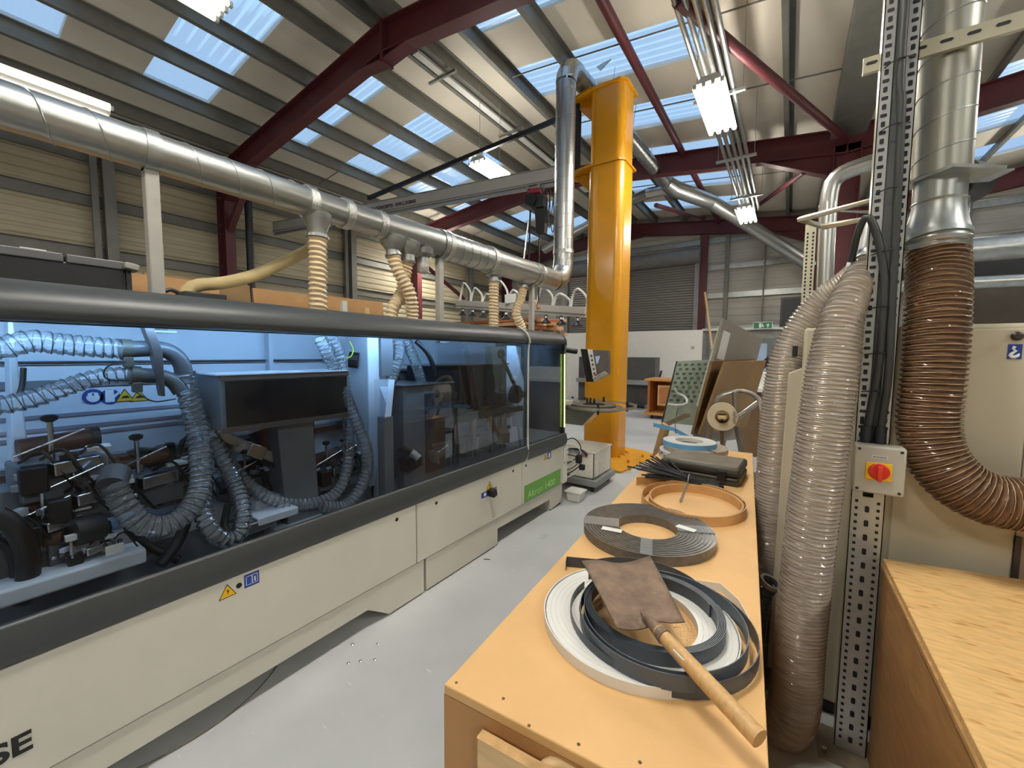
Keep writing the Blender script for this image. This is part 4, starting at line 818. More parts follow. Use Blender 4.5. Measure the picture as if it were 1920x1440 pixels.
for i, (x, a, b, h, l) in enumerate(sheets):
    h += .13
    o = MB().obox((x-.06, (a+b)/2, .31+(h-.31)/2), (.03, b-a, h-.31), ry=-.08).build('brown_board', (MDFE, MDFD, MDFE, MDFE)[i], bevel=.002, smooth=0); tag(o, l, 'board', 'brown boards behind the machine')
for i, (p, m, l) in enumerate((((-4.3, 2.887, 2.196), WHITEP, 'white batten end sticking up beside the brown boards'), ((-4.3, 3.191, 2.145), PLY, 'pale wooden batten end sticking up behind the hood'))):
    o = MB().obox((p[0], p[1], .31+(p[2]-.31)/2), (.05,.06,p[2]-.31), rx=.03).build('batten', m, bevel=.002, smooth=0); tag(o, l, 'batten')
# ---- timber rack and vacuum lifter further back
tk = T('timber_rack', 'cantilever rack full of timber lengths behind the machine', 'rack', (-6.2, 8.6, 0))
for x in (-8.1, -6.4, -4.9):
    MB().box((x-.06, 9.3, 0), (x+.06, 9.42, 3.0)).build('upright', PURL, tk, smooth=0)
    for z in (1.1, 2.03): MB().box((x-.04, 8.1, z-.06), (x+.04, 9.3, z)).build('arm', PURL, tk, smooth=0)
random.seed(3)
WD = [mat('timber a', '#b0704a', .6, var=.2), mat('timber b', '#c99a6c', .6, var=.15), mat('timber c', '#8a4f33', .6, var=.2), mat('timber d', '#d4ae84', .6, var=.15)]
names = 'top layer,second layer,third layer,lowest layer'.split(',')
for lay in range(4):
    for k in range(6):
        y = 8.14 + .17*k + random.uniform(-.02,.02); z = 2.03 + .105*(3-lay) + .04; x0 = -8.2 + random.uniform(0,.9); x1 = -4.55 + random.uniform(-.45,.2)
        o = MB().bar((x0, y, z), (x1, y+random.uniform(-.03,.03), z + random.uniform(-.015,.03)), .13, .07).build('timber_length', random.choice(WD), bevel=.004, smooth=0)
        tag(o, 'sawn timber length on the rack, %s, %s from the front' % (names[lay], ('first','second','third','fourth','fifth','sixth')[k]), 'timber', 'timber lengths on the rack')
vl = T('vacuum_lifter', 'aluminium beam lifter with looping white hoses and suction cups', 'lifter', (-5.5, 7.9, 2.5))
b0, b1 = Vector((-7.126, 8, 2.895)), Vector((-3.193, 7.2, 2.412))
MB().bar(b0, b1, .12, .13).build('beam', BOOM, vl, smooth=0, bevel=.006)
MB().bar(b0 + Vector((0,0,-.1)), b1 + Vector((0,0,-.1)), .08, .05).build('beam', BOOM, vl, smooth=0)
MB().cyl(b0.lerp(b1,.55)+Vector((0,0,.06)), b0.lerp(b1,.55)+Vector((.05,.3,1.9)), .02, seg=8).build('suspension_rod', GALV, vl)
HW = mat('white hose', '#d6d6d0', .4)
for k in range(9):
    t0 = .03 + .11*k; p = b0.lerp(b1, t0); q = b0.lerp(b1, min(1, t0+.1)); h = (.5,.38,.25,.55,.35,.2,.42,.3,.4)[k]
    MB().tube(spline([p + Vector((0,-.02,.06)), p + Vector((.02,.05,h*.8)), p.lerp(q,.5) + Vector((0,-.03,h)), q + Vector((0,.0,h*.6)), q + Vector((.0,.0,.06))], .05), .024, 8).build('white_hose', HW, vl)
for k in range(10):
    p = b0.lerp(b1, .05 + .1*k) + Vector((0,0,-.12))
    MB().lathe([(.03,0),(.03,-.1),(.05,-.12),(.1,-.17),(.1,-.185)], p, seg=16).build('suction_cup', DARK, vl); MB().lathe([(.045,-.03),(.05,-.08)], p, seg=12).build('cup_spring', STEEL, vl)
MB().obox(b0.lerp(b1,.5)+Vector((0,0,.16)), (.3,.16,.2)).build('valve_block', WHITEP, vl, bevel=.01)

# ================================================================ bench with coils
BR = R(4.2)
A0 = Vector((-.574, .597, 0))
bn = T('mdf_bench', 'long tan MDF bench running down the middle, coils of edging on top', 'bench', A0, BR, local=True)
W_, L_ = .59, 2.72
MB().box((0,0,.878),(W_,L_,.9)).build('top', MDF, bn, bevel=.003, seg=3)
MB().box((.0,.0,.0),(W_,.018,.878)).build('end_panel', mat('mdf end face', '#b58653', .65, var=.08), bn, smooth=0)
MB().box((.004,L_-.022,.0),(W_-.004,L_-.004,.878)).build('end_panel', MDFE, bn, smooth=0)
MB().box((.004,.022,.0),(.022,L_-.022,.878)).build('side_panel', MDFE, bn, smooth=0); MB().box((W_-.022,.022,.0),(W_-.004,L_-.022,.878)).build('side_panel', MDFE, bn, smooth=0)
for p in ((-0.555, 0.615, 0.9), (-0.449, 0.639, 0.9), (-0.374, 0.617, 0.9), (-0.281, 0.636, 0.9), (-0.18, 0.666, 0.9), (-0.044, 1.696, 0.9), (-0.037, 1.412, 0.9)):
    q = Matrix.Rotation(-BR,4,'Z') @ (Vector(p) - A0); MB().cyl((q.x,q.y,.8995),(q.x,q.y,.9004),.0034,seg=10).build('screw_hole', mat('screw hole', '#5a4024', .7), bn)
# plywood batten fixed on the near end, wooden grip beneath it
pb = T('plywood_cleat', 'plywood cleat on the near end of the MDF bench', 'cleat', A0, BR, local=True)
u0 = (Matrix.Rotation(-BR,4,'Z') @ (Vector((-0.481, 0.606, 0.86)) - A0)).x
MB().box((.115,-.042,.60),(.40,-.022,.872)).build('board', PLY, pb, bevel=.002, smooth=0)
MB().box((.1145,-.0425,.8715),(.4005,-.0215,.8725)).build('edge', PLYE, pb, smooth=0)
MB().box((.10,-.022,.55),(.15,-.001,.85)).build('spacer', PLYE, pb, smooth=0)
wg = MB().tube(spline([(-0.339, 0.598, 0.83), (-0.33, 0.607, 0.85), (-0.31, 0.621, 0.86), (-0.276, 0.627, 0.86), (-0.241, 0.629, 0.85)], .01), .014, 14).build('wooden_grip', PLY); tag(wg, 'rounded wooden grip in front of the plywood cleat', 'handle')
# ---- strips of edging rolled into coils
def coil(mb, c, r0, r1, turns, h, th=.0016, start=0., tail=None, squash=1., rotz=0., n=60, wob=0.):
    """a strip standing on edge, wound as a spiral; every turn has its own two faces"""
    c = Vector(c); P = []
    for i in range(int(turns*n)+1):
        t = i/(turns*n); a = start + 2*math.pi*turns*t; r = r0 + (r1-r0)*t + wob*math.sin(a*1.0+1.3)
        v = Vector((r*math.cos(a), squash*r*math.sin(a), 0)); v.rotate(Matrix.Rotation(rotz,3,'Z')); P.append(c + v)
    if tail: P += [Vector(q) for q in tail]
    m = len(P); vs = []
    for i in range(m):
        t = (P[min(i+1,m-1)] - P[max(i-1,0)]).normalized(); nn = Vector((t.y,-t.x,0))*th/2
        for s_ in (-1, 1):
            for z in (0, h): vs.append(P[i] + nn*s_ + Vector((0,0,z)))
    fs = []
    for i in range(m-1):
        a, b = 4*i, 4*i+4; fs += [(a,a+1,b+1,b),(a+2,b+2,b+3,a+3),(a+1,a+3,b+3,b+1),(a,b,b+2,a+2)]
    fs += [(0,2,3,1), (4*m-4,4*m-3,4*m-1,4*m-2)]
    return mb.add(vs, fs)
ET = mat('dark edging edge', '#55504b', .35, var=.15, scale=30); ETF = mat('dark edging face', '#2e2a27', .45)
c1 = T('edging_coil', 'tight coil of dark brown edging tape, patched with clear tape', 'coil', (-.427, 1.575, .9), group='coils of edging on the bench')
mb = MB(); c = (-.427, 1.575, .9)
for k in range(32): mb.ring(c, (0,0,1), .112 + .0041*k, .1156 + .0041*k, .034 + .0012*math.sin(k*2.1), 72)
mb.build('winding', mat('brown edging', '#5d5853', .26, var=.18, scale=40), c1, smooth=30)
for a, w in ((200, .4), (25, .3), (285, .2)):
    pts = []
    for sgn in (-1, 1):
        pts.append([Vector(c) + Vector((r*math.cos(R(a)+sgn*w*.1/r), r*math.sin(R(a)+sgn*w*.1/r), .0365)) for r in (.113, .18, .244)])
    MB().add(pts[0] + pts[1], [(0,1,4,3),(1,2,5,4)]).build('tape_patch', clear('sticky tape', (.9,.9,.9), .9, .15, (.8,.8,.8), .25), c1, smooth=0)
MB().obox((-.427-.1, 1.575-.115, .9372), (.075,.03,.0006), rz=.15).build('paper_label', WHITEP, c1, smooth=0); MB().obox((-.427+.13, 1.575+.06, .9372), (.07,.03,.0006), rz=-.2).build('paper_label', WHITEP, c1, smooth=0)
WT = mat('white edging', '#dedcd5', .35, var=.03); GT = mat('slate edging', '#3f454c', .4, var=.08); GT2 = mat('slate edging inner', '#4c545d', .4)
c2 = T('white_edging_coil', 'white edging tape coil lying under the slate coil and shovel', 'coil', (-.30, 1.03, .9), group='coils of edging on the bench')
mb = MB()
for k in range(7): mb.ring((-.30, 1.03, .9), (0,0,1), .148 + .0125*k, .1602 + .0125*k, .022, 72)
mb.build('winding', WT, c2, smooth=30)
coil(MB(), (-.30,1.03,.9), .2375, .241, 2.05, .024, start=R(-93), squash=-1., tail=[(-0.138, 1.315, 0.9), (-0.084, 1.253, 0.9), (-0.055, 1.178, 0.9), (-0.039, 1.118, 0.9)]).build('loose_end', WT, c2, smooth=60)
c3 = T('slate_edging_coil', 'loose slate grey edging coil resting on the white coil under the shovel', 'coil', (-.26, 1.03, .922), group='coils of edging on the bench')
coil(MB(), (-.265,1.04,.922), .152, .172, 6, .034, .0018, start=.6).build('winding', GT, c3, smooth=60)
coil(MB(), (-.245,1.02,.922), .185, .200, 1.5, .036, .0018, start=2.2, squash=1.05, wob=.008).build('loose_turn', GT2, c3, smooth=60)
coil(MB(), (-.26,1.03,.905), .215, .235, .98, .036, .0018, start=R(170), squash=.98, wob=.01).build('loose_turn', GT, c3, smooth=60)
coil(MB(), (-.30,1.12,.9), .18, .215, .28, .034, .0018, start=R(56), tail=[(-0.577, 1.18, 0.9), (-0.567, 1.155, 0.9)]).build('loose_end', GT, c3, smooth=60)
# wooden edging
c4 = T('oak_edging_coil', 'pale oak veneer edging wound in two wide hoops', 'coil', (-.34, 2.0, .9), group='coils of edging on the bench')
OAK = mat('oak veneer', '#c79a63', .5, var=.1, scale=20)
coil(MB(), (-.33,1.99,.9), .190, .197, 3, .042, .003, squash=1.12, start=.3).build('winding', OAK, c4, smooth=60)
coil(MB(), (-.345,2.005,.9), .215, .222, 1.3, .042, .003, squash=1.12, start=R(20), wob=.0, tail=[(-0.525, 2.294, 0.9), (-0.601, 2.206, 0.9), (-0.65, 2.16, 0.9)]).build('loose_turn', OAK, c4, smooth=60)
MB().bar((-0.396, 2.019, 0.903), (-0.373, 2.059, 0.99), .006, .014).build('grey_clip', ALU, c4, smooth=0)
# ---- shovel
sv = T('shovel', 'rusty flat shovel with a wooden handle lying across the coils', 'shovel', (-.25, 1.0, .96))
q = [Vector((-0.466, 1.053, 1)), Vector((-0.314, 1.197, 0.995)), Vector((-0.17, 0.967, 0.985)), Vector((-0.294, 0.861, 0.98))]
nu, nv = 14, 12; vs = []
for i in range(nu+1):
    for j in range(nv+1):
        u, v = i/nu, j/nv; p = q[0].lerp(q[1],u).lerp(q[3].lerp(q[2],u),v)
        cxx = abs(u-.5)*2; p.z += .008*cxx**3*(1-.3*v) + .004*math.sin(7*u+3*v) + .012*math.exp(-((u-.62)**2)/.012)*max(0,v-.45)
        if v < .02: p += Vector((0,.006*math.sin(9*u),0))
        vs.append(p)
F = [(i*(nv+1)+j, (i+1)*(nv+1)+j, (i+1)*(nv+1)+j+1, i*(nv+1)+j+1) for i in range(nu) for j in range(nv)]
mb = MB(); mb.add(vs, F); bl = mb.build('blade', mat('rusty iron', '#75604f', .6, .3, var=.35, scale=22, bump=.5, bscale=60), sv, smooth=60)
md = bl.modifiers.new('thick', 'SOLIDIFY'); md.thickness = .003
h0 = Vector((-0.221, 0.905, 0.99)); h1 = Vector((-0.011, 0.768, 0.955))
dd = (h1-h0).normalized()
MB().tube([h0 - dd*.045, h0 - dd*.02, h0 + dd*.03], [.004,.010,.0172], 16).build('socket', MATS['rusty iron'], sv)
MB().tube([h0 + dd*.01, h0.lerp(h1,.5), h1], [.0145,.0165,.017], 20).build('handle', HANDLEM, sv)
mk = h0.lerp(h1,.36); MB().obox(mk + Vector((-.0125,-.004,.004)), (.008,.03,.014), rz=math.atan2(dd.y,dd.x)-1.57, rx=-.1).build('paper_label', WHITEP, sv)
# ---- black zip ties
zt = T('zip_tie_bundle', 'fanned bundle of black zip ties held by a wire clip', 'zip ties', (-.45, 2.15, .93))
random.seed(11)
g0 = Vector((-0.402, 2.245, 0.95)); e1 = Vector((-0.274, 2.283, 0.93))
for k in range(40):
    a = Vector((-0.635, 2.219, 0.95)) + Vector((random.uniform(-.06,.06), random.uniform(-.10,.26), random.uniform(-.02,.06)))
    b = e1 + Vector((random.uniform(-.03,.03), random.uniform(-.03,.04), random.uniform(-.012,.02)))
    MB().tube([a, g0 + Vector((random.uniform(-.012,.012), random.uniform(-.012,.02), random.uniform(-.012,.012))), b], .0046, 5).build('tie', BLACK, zt)
MB().tube(spline([g0+Vector((0,-.03,.0)), g0+Vector((0,0,.03)), g0+Vector((0,.035,0)), g0+Vector((-.01,0,-.03)), g0+Vector((-.02,-.05,-.02))], .01), .003, 6).build('wire_clip', STEEL, zt)
# ---- tool case
def onb(x, y): v = A0 + Matrix.Rotation(BR,3,'Z') @ Vector((x,y,0)); return (v.x, v.y)
cx_, cy_ = -.385, 2.58
kc = T('drill_case', 'dusty dark brown moulded tool case with two catches on the bench', 'case', (cx_, cy_, .9), R(-3), local=True)
MB().box((-.205,-.15,0),(.205,.15,.045)).build('base', CASEM, kc, bevel=.014, seg=3)
MB().box((-.205,-.15,.048),(.205,.15,.098)).build('lid', CASEM, kc, bevel=.016, seg=3)
MB().box((-.19,-.13,.0975),(.19,.13,.1)).build('lid_panel', mat('dusty lid', '#6a6152', .7, var=.2, scale=12), kc, bevel=.002)
for x in (-.14, .12): MB().box((x-.022,-.158,.02),(x+.022,-.148,.08)).build('catch', BLACK, kc, bevel=.004)
MB().box((-.2,-.1515,.028),(.2,-.149,.034)).build('rib', BLACK, kc, smooth=0); MB().box((-.2,-.1515,.06),(.2,-.149,.066)).build('rib', BLACK, kc, smooth=0)
MB().box((-.11,-.128,.1),(.07,-.122,.1006)).build('scuffed_lettering', mat('scuffed print', '#b9b2a2', .6), kc, smooth=0)
# ---- stacked coils at the far end
cc = (-.52, 2.99)
BW = mat('checked blue white tape', '#aeb6c4', .4, var=.4, scale=60)
for i, (nm, l, r0, r1, z0, z1, m, dx, dy) in enumerate((('edging_coil', 'white coil with blue checks at the bottom of the far stack', .1, .215, .9, .945, WT, 0, 0), ('edging_coil', 'grey beige coil in the middle of the far stack', .1, .205, .947, .975, mat('grey beige edging', '#a59a8d', .4), .01, .02), ('edging_coil', 'white coil with pale blue rim on top of the far stack', .09, .17, .978, 1.005, WT, -.03, .03))):
    t = T(nm, l, 'coil', (cc[0]+dx, cc[1]+dy, z0), group='coils of edging on the bench'); mb = MB(); n = 9
    for k in range(n): w_ = (r1-r0)/n; mb.ring((cc[0]+dx, cc[1]+dy, z0), (0,0,1), r0+w_*k, r0+w_*(k+1)-.0008, z1-z0-.0015*(k%2), 64)
    mb.build('winding', m, t, smooth=30)
    if i == 2:
        coil(MB(), (cc[0]+dx, cc[1]+dy, z0-.004), r1+.001, r1+.003, 1.0, .032, .002, start=R(100), tail=[(-0.751, 3.44, 0.985), (-0.936, 3.545, 0.985)]).build('blue_strip', mat('pale blue film', '#6fb0dc', .35), t, smooth=60)
        MB().ring((cc[0]+dx, cc[1]+dy, z0-.018), (0,0,1), r0, r1-.004, .017, 48).build('dark_strip', mat('navy edging', '#20262e', .4), t, smooth=30)
        MB().tube(spline([(-0.695, 3.276, 1), (-0.785, 3.664, 1.03), (-0.847, 4.043, 1.1)], .02), .004, 6).build('zip_tie', BLACK, t)
    if i == 0:
        for k in range(14): a = R(180+12*k); MB().obox((cc[0]+(r1+.001)*math.cos(a), cc[1]+(r1+.001)*math.sin(a), .915+.014*(k%2)), (.002,.03,.014), rz=a).build('blue_check', mat('check blue', '#5d7cae', .4), t, smooth=0)
    if i == 1: MB().obox((cc[0]+.13, cc[1]-.1, .9765), (.07,.012,.002), rz=-.7).build('strap', BLACK, t, smooth=0)
# white frame parts and board leaning at the end of the bench
o = MB().slab([(-1.047, 3.946, 0.62), (-0.999, 3.952, 0.6), (-0.89, 3.819, 0.95), (-0.952, 3.876, 0.97)], (.03,.02,0)).build('leaning_batten', PLYE, smooth=0); tag(o, 'rough wooden batten leaning at the far corner of the bench', 'batten')

# ================================================================ cream cabinet at the right
CAB = mat('cabinet cream paint', '#c9c0a8', .5, var=.03, scale=4, bump=.03, bscale=250)
cb = T('extractor_cabinet', 'tall cream steel cabinet behind the strut post and brown hose', 'cabinet', (.7, 2.6, 0))
MB().box((.05,2.2,.07),(1.9,3.4,1.72)).build('body', CAB, cb, bevel=.012, smooth=0)
MB().box((.1,2.23,.0),(1.86,3.36,.07)).build('plinth', BLACK, cb, smooth=0)
MB().box((.37,2.19,.10),(.70,2.202,1.70)).build('door', CAB, cb, bevel=.004, smooth=0)
MB().box((.703,2.19,.10),(1.3,2.202,1.70)).build('door', CAB, cb, bevel=.004, smooth=0)
MB().lathe([(.009,0),(.014,.004),(.016,.014),(.009,.02)], (.656,2.19,1.673), (0,-1,0), 24).build('knob', mat('knob dark brown', '#3a3027', .4), cb)
hs = MB().box((.640,2.188,1.593),(.674,2.1895,1.645)).build('hook_sign', BS, cb, smooth=0, label='blue lifting point sign with a white hook')
hk_ = [(.665,1.638),(.661,1.630),(.665,1.624),(.672,1.622),(.664,1.617),(.655,1.611),(.653,1.605),(.658,1.600),(.668,1.600),(.678,1.605),(.682,1.612)]
MB().tube([(.657+(x-.667)*.7, 2.1875, z) for x, z in hk_], [.004,.004,.003,.003,.004,.005,.0055,.006,.006,.005,.002], 8).build('hook_mark', WS, hs)
MB().box((.70,2.18,.3),(.715,2.2,.96)).build('door_handle', mat('dark handle', '#3f3b36', .4), cb, smooth=0)
o = MB().box((.735,2.15,.0),(.8,2.19,1.02)).build('red_panel', mat('orange red paint', '#d9501e', .45)); tag(o, 'orange red upright panel beside the cabinet at the right edge', 'panel')
MB().box((-.05,2.42,.1),(.06,2.8,1.56)).build('side_cover', CAB, cb, bevel=.008, smooth=0)
MB().hexa([(-.02,2.21,.12),(.06,2.21,.12),(.06,2.3,.12),(-.02,2.3,.12),(-.0,2.21,1.52),(.06,2.21,1.55),(.06,2.3,1.55),(-.0,2.3,1.52)]).build('side_cover', CAB, cb, bevel=.004, smooth=0)
MB().obox((.02,2.25,1.62), (.02,.05,.05)).build('side_catch', DARK, cb, bevel=.004)
# ================================================================ strut post with cables, switch
XS0, XS1, YS = .225, .325, 2.035
st = T('strut_post', 'slotted galvanised strut post from floor to roof in front of the cabinet', 'post', (.275, YS, 0))
LEAN = 0
ZT = 5.45
MB().box((XS0,YS,.0),(XS0+.003,YS+.05,ZT)).build('flange', mat('strut pale', '#cfc9b2', .35, .7, var=.08), st, smooth=0)
MB().box((XS1-.003,YS,.0),(XS1,YS+.05,ZT)).build('flange', MATS['strut pale'], st, smooth=0)
PLATE = mat('strut plate', '#b5b8b8', .38, .75, var=.08, scale=20)
for xa, xb in ((XS0, XS0+.034), (XS1-.034, XS1)): MB().box((xa,YS+.0,.0),(xb,YS+.003,ZT)).build('web', PLATE, st, smooth=0)
MB().box((XS0,YS+.05,.0),(XS1,YS+.053,ZT)).build('back_plate', mat('strut back', '#8f9496', .4, .7), st, smooth=0)
MB().box((XS0+.034,YS+.0,.0),(XS1-.034,YS+.003,1.06)).build('web', PLATE, st, smooth=0)
SL = mat('slot shadow', '#17181a', .7)
src = MB().ext([(-.004,-.011),(.004,-.011),(.006,-.008),(.006,.008),(.004,.011),(-.004,.011),(-.006,.008),(-.006,-.008)], (0,-.0012,0), (0,.0006,0)).build('slot', SL, None, smooth=0); src.parent = st
src.matrix_local = Matrix.Translation(Vector((XS0+.017, YS, 1.35)) - Vector((.275,YS,0)))
n = 0
for x in (XS0+.017, XS1-.017):
    z = 1.12
    while z < 3.2:
        for dz, tilt in ((0, 0), (.03, 1)):
            if n: inst(src, 'slot', st, Matrix.Translation(Vector((x-.275, 0, z+dz))) @ Matrix.Rotation(R(90)*tilt, 4, 'Y') @ Matrix.Diagonal((1,1,.85,1)))
            n += 1
        z += .06
z = .06
while z < 1.06:
    inst(src, 'slot', st, Matrix.Translation(Vector((0, 0, z))) @ Matrix.Diagonal((1.1,1,1.1,1)))
    for x in (XS0+.018-.275, XS1-.018-.275):
        inst(src, 'slot', st, Matrix.Translation(Vector((x, 0, z))) @ Matrix.Diagonal((.8,1,.5,1))); inst(src, 'slot', st, Matrix.Translation(Vector((x, 0, z+.028))) @ Matrix.Diagonal((.8,1,.5,1)))
    z += .056
MB().box((.17,1.95,0),(.37,2.13,.012)).build('foot_plate', mat('dusty foot plate', '#8b7f6c', .6, .2, var=.25, scale=20), st, smooth=0)
for x in (.19, .35): MB().cyl((x,1.975,.012),(x,1.975,.03),.01,seg=6).build('foot_bolt', STEEL, st)
# cables up the strut
cbm = mat('cable sheath', '#2f3130', .5)
ca = T('power_cables', 'pair of thick black cables tied to the strut post above the switch', 'cable', (.275, YS-.01, 1.3))
MB().tube(spline([(.257,YS-.004,1.31), (0.274, 2.02, 1.536), (0.279, 2.02, 1.713), (0.277, 2.02, 1.868), (0.257, 2.02, 1.995), (0.236, 2.02, 2.075), (0.218, 2.02, 2.111), (0.203, 2.03, 2.102), (0.191, 2.05, 2.05), (0.184, 2.1, 1.971)], .02), .0125, 12).build('cable', cbm, ca)
MB().tube(spline([(.296,YS-.004,1.31), (0.305, 2.02, 1.537), (0.3, 2.02, 1.809), (0.295, 2.02, 2.112), (0.287, 2.02, 2.48), (0.276, 2.02, 2.839), (.28,2.02,5.2)], .05), .0125, 12).build('cable', cbm, ca)
for x in (.257, .297):
    MB().cyl((x,YS-.004,1.265),(x,YS-.004,1.335),.018,seg=14).build('gland', DARK, ca)
for z in (1.47, 1.61, 1.78, 1.98, 2.2, 2.42, 2.64): MB().tube(spline([(XS0+.01,YS-.002,z-.005),(.26,YS-.026,z),(.29,YS-.026,z+.002),(XS1-.01,YS-.002,z+.005)], .01), .0022, 6).build('zip_tie', BLACK, ca)
# isolator switch
sb = T('isolator_switch', 'grey isolator box with red and yellow rotary switch on the strut post', 'switch', (.29, YS-.03, 1.06))
x0, x1, z0, z1 = .218, .362, 1.095, 1.272
MB().box((x0,YS-.075,z0),(x1,YS-.001,z1)).build('enclosure', mat('box grey', '#b9b6aa', .45), sb, bevel=.008, seg=3)
for x in (x0+.014, x1-.014):
    for z in (z0+.014, z1-.014): MB().cyl((x,YS-.077,z),(x,YS-.074,z),.005,seg=10).build('screw', DARK, sb)
yl = MB().box((.252,YS-.080,1.148),(.325,YS-.074,1.212)).build('yellow_plate', mat('switch yellow', '#f0c418', .4), sb, bevel=.002)
MB().lathe([(.030,0),(.030,.006),(.026,.009)], (.289,YS-.080,1.181), (0,-1,0), 28).build('rotary_disc', mat('switch red', '#d42a1c', .35), sb)
MB().obox((.289,YS-.099,1.177), (.014,.022,.056)).build('rotary_grip', mat('grip red', '#e0402a', .35), sb, bevel=.004)
lb = MB().box((.268,YS-.0765,1.229),(.312,YS-.075,1.238)).build('paper_label', WHITEP, sb, smooth=0)
for k in range(9): MB().box((.2705+.0044*k,YS-.0769,1.2315),(.2735+.0044*k,YS-.0765,1.2355)).build('label_print', DARK, lb, smooth=0)
# horizontal slotted bracket
YK = 2.095; ZK = (0.213, 2.095, 2.696)[2]
hb = T('strut_bracket', 'horizontal slotted channel bolted behind the strut post across the duct', 'bracket', (.5, YK, ZK))
MB().box((.18,YK,ZK-.025),(1.6,YK+.003,ZK+.025)).build('web', MATS['strut pale'], hb, smooth=0); MB().box((.18,YK,ZK-.028),(1.6,YK+.018,ZK-.025)).build('flange', MATS['strut pale'], hb, smooth=0); MB().box((.18,YK,ZK+.025),(1.6,YK+.018,ZK+.028)).build('flange', MATS['strut pale'], hb, smooth=0)
sl2 = MB().ext([(-.013,-.0055),(.013,-.0055),(.018,0),(.013,.0055),(-.013,.0055),(-.018,0)], (0,-.0012,0), (0,.0006,0)).build('slot', SL, None, smooth=0); sl2.parent = hb
for k in range(18):
    Mx = Matrix.Translation(Vector((.205+.066*k, YK, ZK+.004)) - Vector((.5,YK,ZK)))
    if k == 0: sl2.matrix_local = Mx
    else: inst(sl2, 'slot', hb, Mx)
# ================================================================ brown hose, duct, gate and cone
XH, YH = .436, 2.20
vd = T('drop_duct', 'vertical galvanised duct with slide gate and cone above the brown hose', 'duct', (XH, YH, 2.0))
MB().cyl((XH-.03,YH,5.44),(XH,YH,2.27), .082, seg=36).build('pipe', mat('dull duct steel', '#9a998f', .42, .95, var=.06, scale=3), vd)
MB().helix([(XH-.03+.03*i/12,YH,5.44-3.17*i/12) for i in range(13)], .0825, .115, .0022, 32).build('spiral_seam', GALV, vd)
MB().obox((XH+.02,YH,2.26), (.20,.2,.012), rz=R(38)).build('slide_gate', GALV, vd, smooth=0); MB().obox((XH+.10,YH+.05,2.262), (.16,.1,.006), rz=R(20)).build('gate_tongue', STEEL, vd, smooth=0)
MB().lathe([(.074,.0),(.074,-.075),(.078,-.08),(.074,-.085),(.074,-.1),(.095,-.215),(.099,-.22),(.095,-.225),(.092,-.25)], (XH,YH,2.255), seg=36).build('cone', GALV, vd)
AW = mat('amber hose wire', '#a58667', .35, .1)
ah = [(XH,YH,2.05), (0.442, 2.17, 1.934), (0.437, 2.12, 1.811), (0.436, 2.09, 1.655), (0.432, 2.075, 1.501), (0.429, 2.07, 1.364), (0.45, 2.06, 1.251), (0.504, 2.05, 1.165), (0.578, 2.05, 1.118), (0.654, 2.06, 1.107), (0.717, 2.06, 1.112), (.86,2.07,1.075), (.95,2.11,1.07), (1.0,2.185,1.07)]
MB().ring((1.0,2.2,1.07), (0,-1,0), .07, .105, .04, 32).build('spigot', GALV, cb)
hose('brown_hose', ah, .084, AMBER, 'thick translucent brown ribbed hose curving down to the cabinet', pitch=.019, depth=.012, wire=.019, wm=AW, seg=32, wr=.0013, step=.005)
MB().ring((XH,YH,2.0), (0,0,1), .085, .097, .02, 32).build('hose_clip', GALV, vd)
# small motor housing behind the duct
fd = T('fan_housing', 'dark round blower housing behind the drop duct', 'blower', (.62, 2.75, 2.3))
MB().cyl((.60,2.78,2.42),(.68,2.88,2.42), .09, seg=24).build('volute', DARK, fd); MB().cyl((.62,2.8,2.42),(.58,2.72,2.42), .045, seg=18).build('inlet', DARK, fd)
MB().cyl((.62,2.8,1.72),(.62,2.8,2.4),.04,seg=14).build('pedestal', GALV, fd)
# ================================================================ two clear hoses
CW2 = mat('clear hose wire', '#b3a08c', .35, .4)
hose('clear_hose', [(0.245, 2.13, 1.973), (0.211, 2.08, 1.903), (0.178, 2.02, 1.817), (0.154, 1.98, 1.725), (0.137, 1.95, 1.554), (0.123, 1.94, 1.351), (0.111, 1.94, 1.132), (0.1, 1.94, 0.907), (0.093, 1.94, 0.698), (0.087, 1.94, 0.473), (0.086, 1.94, 0.257), (0.073, 1.95, 0.116), (0.019, 2, -0.014), (-0.082, 2.05, -0.085)],
     [.04,.055,.07] + [.083]*900, CLEARH, 'wide clear ribbed hose hanging in front, beside the strut post', group='clear hoses by the strut post', pitch=.0155, depth=.009, wire=.0155, wm=CW2, seg=32, wr=.0011, step=.0045)
hose('clear_hose', [(0.243, 2.25, 1.97), (0.195, 2.3, 1.916), (0.124, 2.34, 1.853), (0.058, 2.35, 1.753), (0.008, 2.35, 1.617), (-0.018, 2.35, 1.438), (-0.026, 2.35, 1.203), (-0.028, 2.35, 0.911), (-0.032, 2.35, 0.638), (-0.044, 2.33, 0.423), (-0.072, 2.3, 0.318)],
     [.05,.06,.07] + [.08]*900, CLEARH, 'narrower clear ribbed hose arching behind the wide one', group='clear hoses by the strut post', pitch=.0155, depth=.009, wire=.0155, wm=CW2, seg=28, wr=.0011, step=.0045)
hose('grey_hose', [(-.02,2.05,.62), (-.045,2.06,.55), (-.06,2.07,.42), (-.065,2.07,.25), (-.05,2.05,.1)], .035, mat('grey hose', '#3f4244', .35), 'slim dark grey hose behind the bench edge, below the clear hoses', pitch=.012, depth=.005, seg=16)
mf = T('hose_manifold', 'galvanised inlet above the clear hoses, clamped behind the strut', 'manifold', (.3, 2.15, 2.1))
